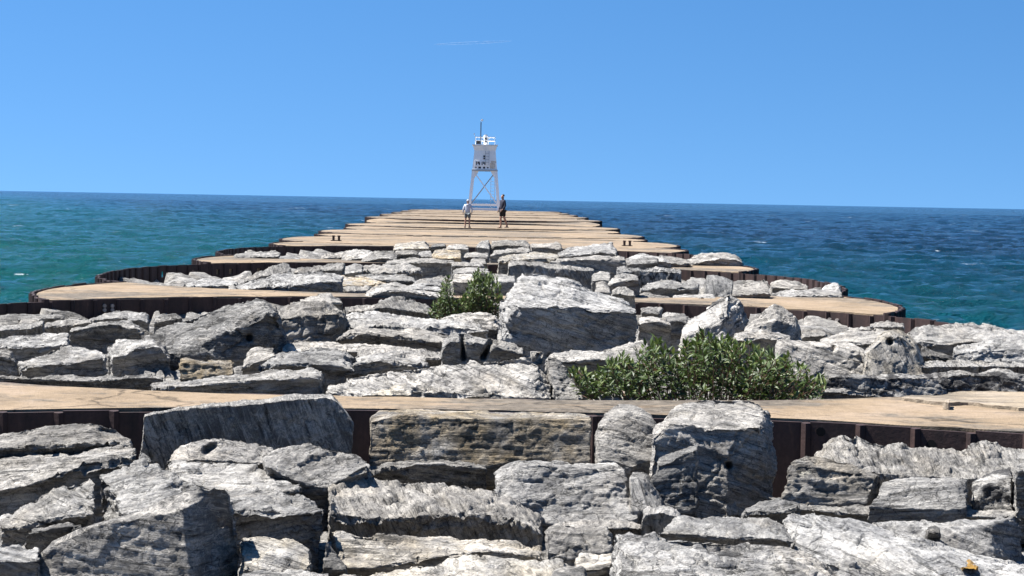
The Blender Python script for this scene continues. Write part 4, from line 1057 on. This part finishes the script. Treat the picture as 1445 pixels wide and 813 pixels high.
person('bearded man in a dark navy hoodie and black shorts standing on the deck facing left', 708.8, 321.0, DP, 1.76, -62,
       {'l': ((.25, .02, 1.17), (.22, -.14, .97)), 'r': ((.25, .02, 1.17), (.24, -.10, .95))},
       {'l': ((.11, .06, .50), (.11, .24, .11), (.02, -.13)), 'r': ((.10, -.06, .50), (.10, -.04, .085), (.02, -.13))}, 'navy', 'blk', 'sandal', 'hair')
person('child in pale grey hoodie, grey shorts and pale cap, seen from behind', 659.6, 323.2, DP - .6, 1.45, 172,
       {'l': ((.27, .03, 1.18), (.30, -.05, .94)), 'r': ((.29, .06, 1.18), (.26, -.05, .95))},
       {'l': ((.13, .0, .50), (.15, .0, .085), (.04, -.13)), 'r': ((.12, .0, .50), (.12, .04, .085), (.03, -.13))}, 'ltgrey', 'dkgrey', 'blk', 'cap')

# ------------------------------------------------------------------ bollards on the deck edge
def bollard(px_, py_, D, z, label):
    p = at(px_, py_, D)
    t = empty('bollard', (p.x, D, z)); t.scale = (.62, .62, .62); tag(t, label, 'bollard', 'twin mooring bollards at the deck edge')
    for s in (-1, 1):
        b = MB(); b.bar((s * .16, 0, 0), (s * .16, 0, .26), .15, .15, 8); b.bar((s * .16, 0, .26), (s * .16, 0, .32), .20, .20, 8)
        b.build('post', M['steel'], t)
    b = MB(); b.box((0, 0, .02), (.62, .26, .04)); b.build('base_plate', M['steel'], t)
bollard(474.5, 335, 64.5, -.008, 'rusty twin post bollard at the left deck edge, right of the steel rim')
bollard(885, 341, 64.5, -.008, 'rusty twin post bollard at the right deck edge above the far boulders')

# ------------------------------------------------------------------ bushes
def leaf_material(name, a, b_, c_):
    m, nt, b = new_mat(name); L = nt.links
    at_ = node(nt, 'ShaderNodeAttribute', attribute_name='tone')
    col = ramp(nt, at_.outputs['Fac'], [(0, a), (.6, b_), (.95, c_), (1.0, (.12, .07, .035))])
    L.new(col, b.inputs['Base Color']); b.inputs['Roughness'].default_value = .5; b.inputs['Specular IOR Level'].default_value = .35
    tr = node(nt, 'ShaderNodeBsdfTranslucent'); L.new(col, tr.inputs['Color'])
    mx = node(nt, 'ShaderNodeMixShader'); mx.inputs[0].default_value = .25
    L.new(b.outputs[0], mx.inputs[1]); L.new(tr.outputs[0], mx.inputs[2])
    L.new(mx.outputs[0], nt.nodes['Material Output'].inputs['Surface'])
    return m
M['leaf'] = leaf_material('leaf', (.018, .036, .009), (.054, .084, .018), (.130, .160, .042))
M['stem'] = plain('red_brown_stem', (.10, .055, .035), .8, .3)
def bush(name, label, prof, d0, d1, zb, n, leaf, seed, dens=1.0):
    rr = random.Random(seed)
    xs = [p[0] for p in prof]; tops = [p[1] for p in prof]
    root = empty(name, (0, 0, 0)); tag(root, label, 'bush')
    V = []; F = []; T = []; st = MB(); basex = []
    dm = (d0 + d1) / 2
    for i in range(n):
        px_ = rr.uniform(xs[0], xs[-1]); ty = np.interp(px_, xs, tops)
        D = rr.uniform(d0, d1)
        u = rr.random() ** .42
        tip = at(px_, ty, D)
        h = (tip.z - zb) * (.30 + .70 * u) * rr.uniform(.9, 1.0)
        if h < .05: continue
        base = Vector((at(np.interp(.72, [0, 1], [px_ if False else (xs[0] + xs[-1]) / 2, px_]), ty, dm).x, D * .6 + dm * .4, zb))
        top = Vector((tip.x, D, zb + h))
        bend = Vector((rr.uniform(-.06, .06), rr.uniform(-.06, .06), -.05 * h))
        pts = [base.lerp(top, t) + bend * math.sin(math.pi * t) * 1.5 + Vector((0, 0, .1 * h * math.sin(math.pi * t))) for t in (0, .25, .5, .75, 1)]
        for a, b in zip(pts, pts[1:]): st.bar(a, b, .007, .007, 3)
        nl = int((10 + 34 * h) * dens)
        for j in range(nl):
            t = 1 - rr.random() ** 1.4 * .8
            k = min(3, int(t * 4)); q = pts[k].lerp(pts[k + 1], t * 4 - k)
            an = rr.uniform(0, 2 * math.pi); el = rr.uniform(-.25, .9) if t < .93 else rr.uniform(.5, 1.4)
            dv = Vector((math.cos(an) * math.cos(el), math.sin(an) * math.cos(el), math.sin(el)))
            ln = leaf * rr.uniform(.6, 1.25); wd = ln * rr.uniform(.30, .42)
            sd_ = dv.cross(Vector((0, 0, 1))); sd_ = sd_.normalized() if sd_.length > .05 else Vector((1, 0, 0))
            up = sd_.cross(dv)
            roll_ = rr.uniform(-.6, .6); sd2 = sd_ * math.cos(roll_) + up * math.sin(roll_); up2 = sd2.cross(dv)
            q0 = q + dv * ln * .12
            b0 = len(V)
            V += [q0, q0 + dv * ln * .45 + sd2 * wd * .5 + up2 * ln * .06, q0 + dv * ln + up2 * -ln * .10, q0 + dv * ln * .45 - sd2 * wd * .5 + up2 * ln * .06, q0 + dv * ln * .5 - up2 * ln * .02]
            F += [[b0, b0 + 1, b0 + 4], [b0 + 1, b0 + 2, b0 + 4], [b0, b0 + 4, b0 + 3], [b0 + 4, b0 + 2, b0 + 3]]
            tone = rr.random() * .75 + (.2 if t > .9 else 0)
            if rr.random() < .008: tone = 1.0
            T += [min(tone, 1)] * 4
    me = bpy.data.meshes.new('foliage'); me.from_pydata([tuple(v) for v in V], [], F); me.update()
    a = me.attributes.new('tone', 'FLOAT', 'FACE'); a.data.foreach_set('value', T)
    link('foliage', me, M['leaf'], root)
    st.build('stem', M['stem'], root)
bush('bush', 'large leafy green bush growing between boulders behind the near concrete strip',
     [(806, 524), (822, 517), (832, 540), (845, 520), (858, 507), (875, 502), (890, 502), (908, 490), (925, 471), (940, 493), (958, 487), (975, 473), (990, 461), (1004, 467), (1020, 483), (1040, 481), (1052, 477), (1070, 492), (1092, 495), (1115, 505), (1140, 517), (1168, 540)],
     14.85, 16.1, -.22, 350, .082, 3, .66)
bush('bush', 'small leafy green bush among the boulders left of the huge square boulder',
     [(604, 434), (618, 425), (628, 386), (634, 388), (640, 425), (652, 412), (664, 390), (672, 374), (684, 380), (692, 388), (700, 386), (709, 408)],
     23.3, 24.3, -.35, 210, .072, 9, .62)

# ------------------------------------------------------------------ broken topping on the right end of the near strip
def patch(name, label, pts, z, thick, seed):
    out = []
    for x, y in pts:
        v = ray(x, y); k = (z - CAM_Z) / v.z
        out.append(Vector((v.x * k, v.y * k, 0)))
    o = slab_mesh(name, out, z, thick, M['pale_concrete'], seed, edge=.03, step=.06)
    tag(o, label, 'concrete patch')
M['pale_concrete'] = concrete_material('pale_concrete', (.262, .212, .152), .6)
patch('concrete_patch', 'thin broken layer of pale concrete at the right end of the near strip', [(1268, 560), (1285, 556), (1318, 557), (1345, 552), (1400, 550), (1480, 549), (1480, 576), (1440, 575), (1400, 571), (1360, 566), (1340, 568), (1300, 564)], .016, .03, 5)
patch('concrete_patch', 'small loose flake of concrete on the near strip, right of the large bush', [(1328, 566), (1340, 562), (1342, 566), (1338, 568)], .05, .06, 6)

# ------------------------------------------------------------------ faint vapour trail high over the lake
def trail():
    m, nt, b = new_mat('vapour'); L = nt.links
    tr = node(nt, 'ShaderNodeBsdfTransparent'); df = node(nt, 'ShaderNodeBsdfDiffuse'); df.inputs['Color'].default_value = (.9, .9, .9, 1)
    mx = node(nt, 'ShaderNodeMixShader'); tc = node(nt, 'ShaderNodeTexCoord')
    f = ramp(nt, noise_n(nt, mapping(nt, tc.outputs['Object'], (.004, .01, .03)), 1.0, 4, .6), [(.35, 0), (.75, .13)])
    L.new(f, mx.inputs[0]); L.new(tr.outputs[0], mx.inputs[1]); L.new(df.outputs[0], mx.inputs[2])
    L.new(mx.outputs[0], nt.nodes['Material Output'].inputs['Surface'])
    D = 30000.0; a = at(612, 63, D); c = at(722, 58, D + 1500); n = 30; k = 10
    V = []; F = []
    for i in range(n + 1):
        u = i / n; q = a.lerp(c, u); r = 22 * math.sin(math.pi * min(max(u, .02), .98)) ** .5
        for j in range(k):
            t = 2 * math.pi * j / k; V.append(Vector((0, math.cos(t) * r * 2, math.sin(t) * r)) + q - a)
    for i in range(n):
        for j in range(k): F.append([i * k + j, i * k + (j + 1) % k, (i + 1) * k + (j + 1) % k, (i + 1) * k + j])
    o = mesh('vapour_trail', V, F, m, smooth=True); o.location = a
    tag(o, 'faint thin white vapour trail high in the blue sky', 'vapour trail')
trail()
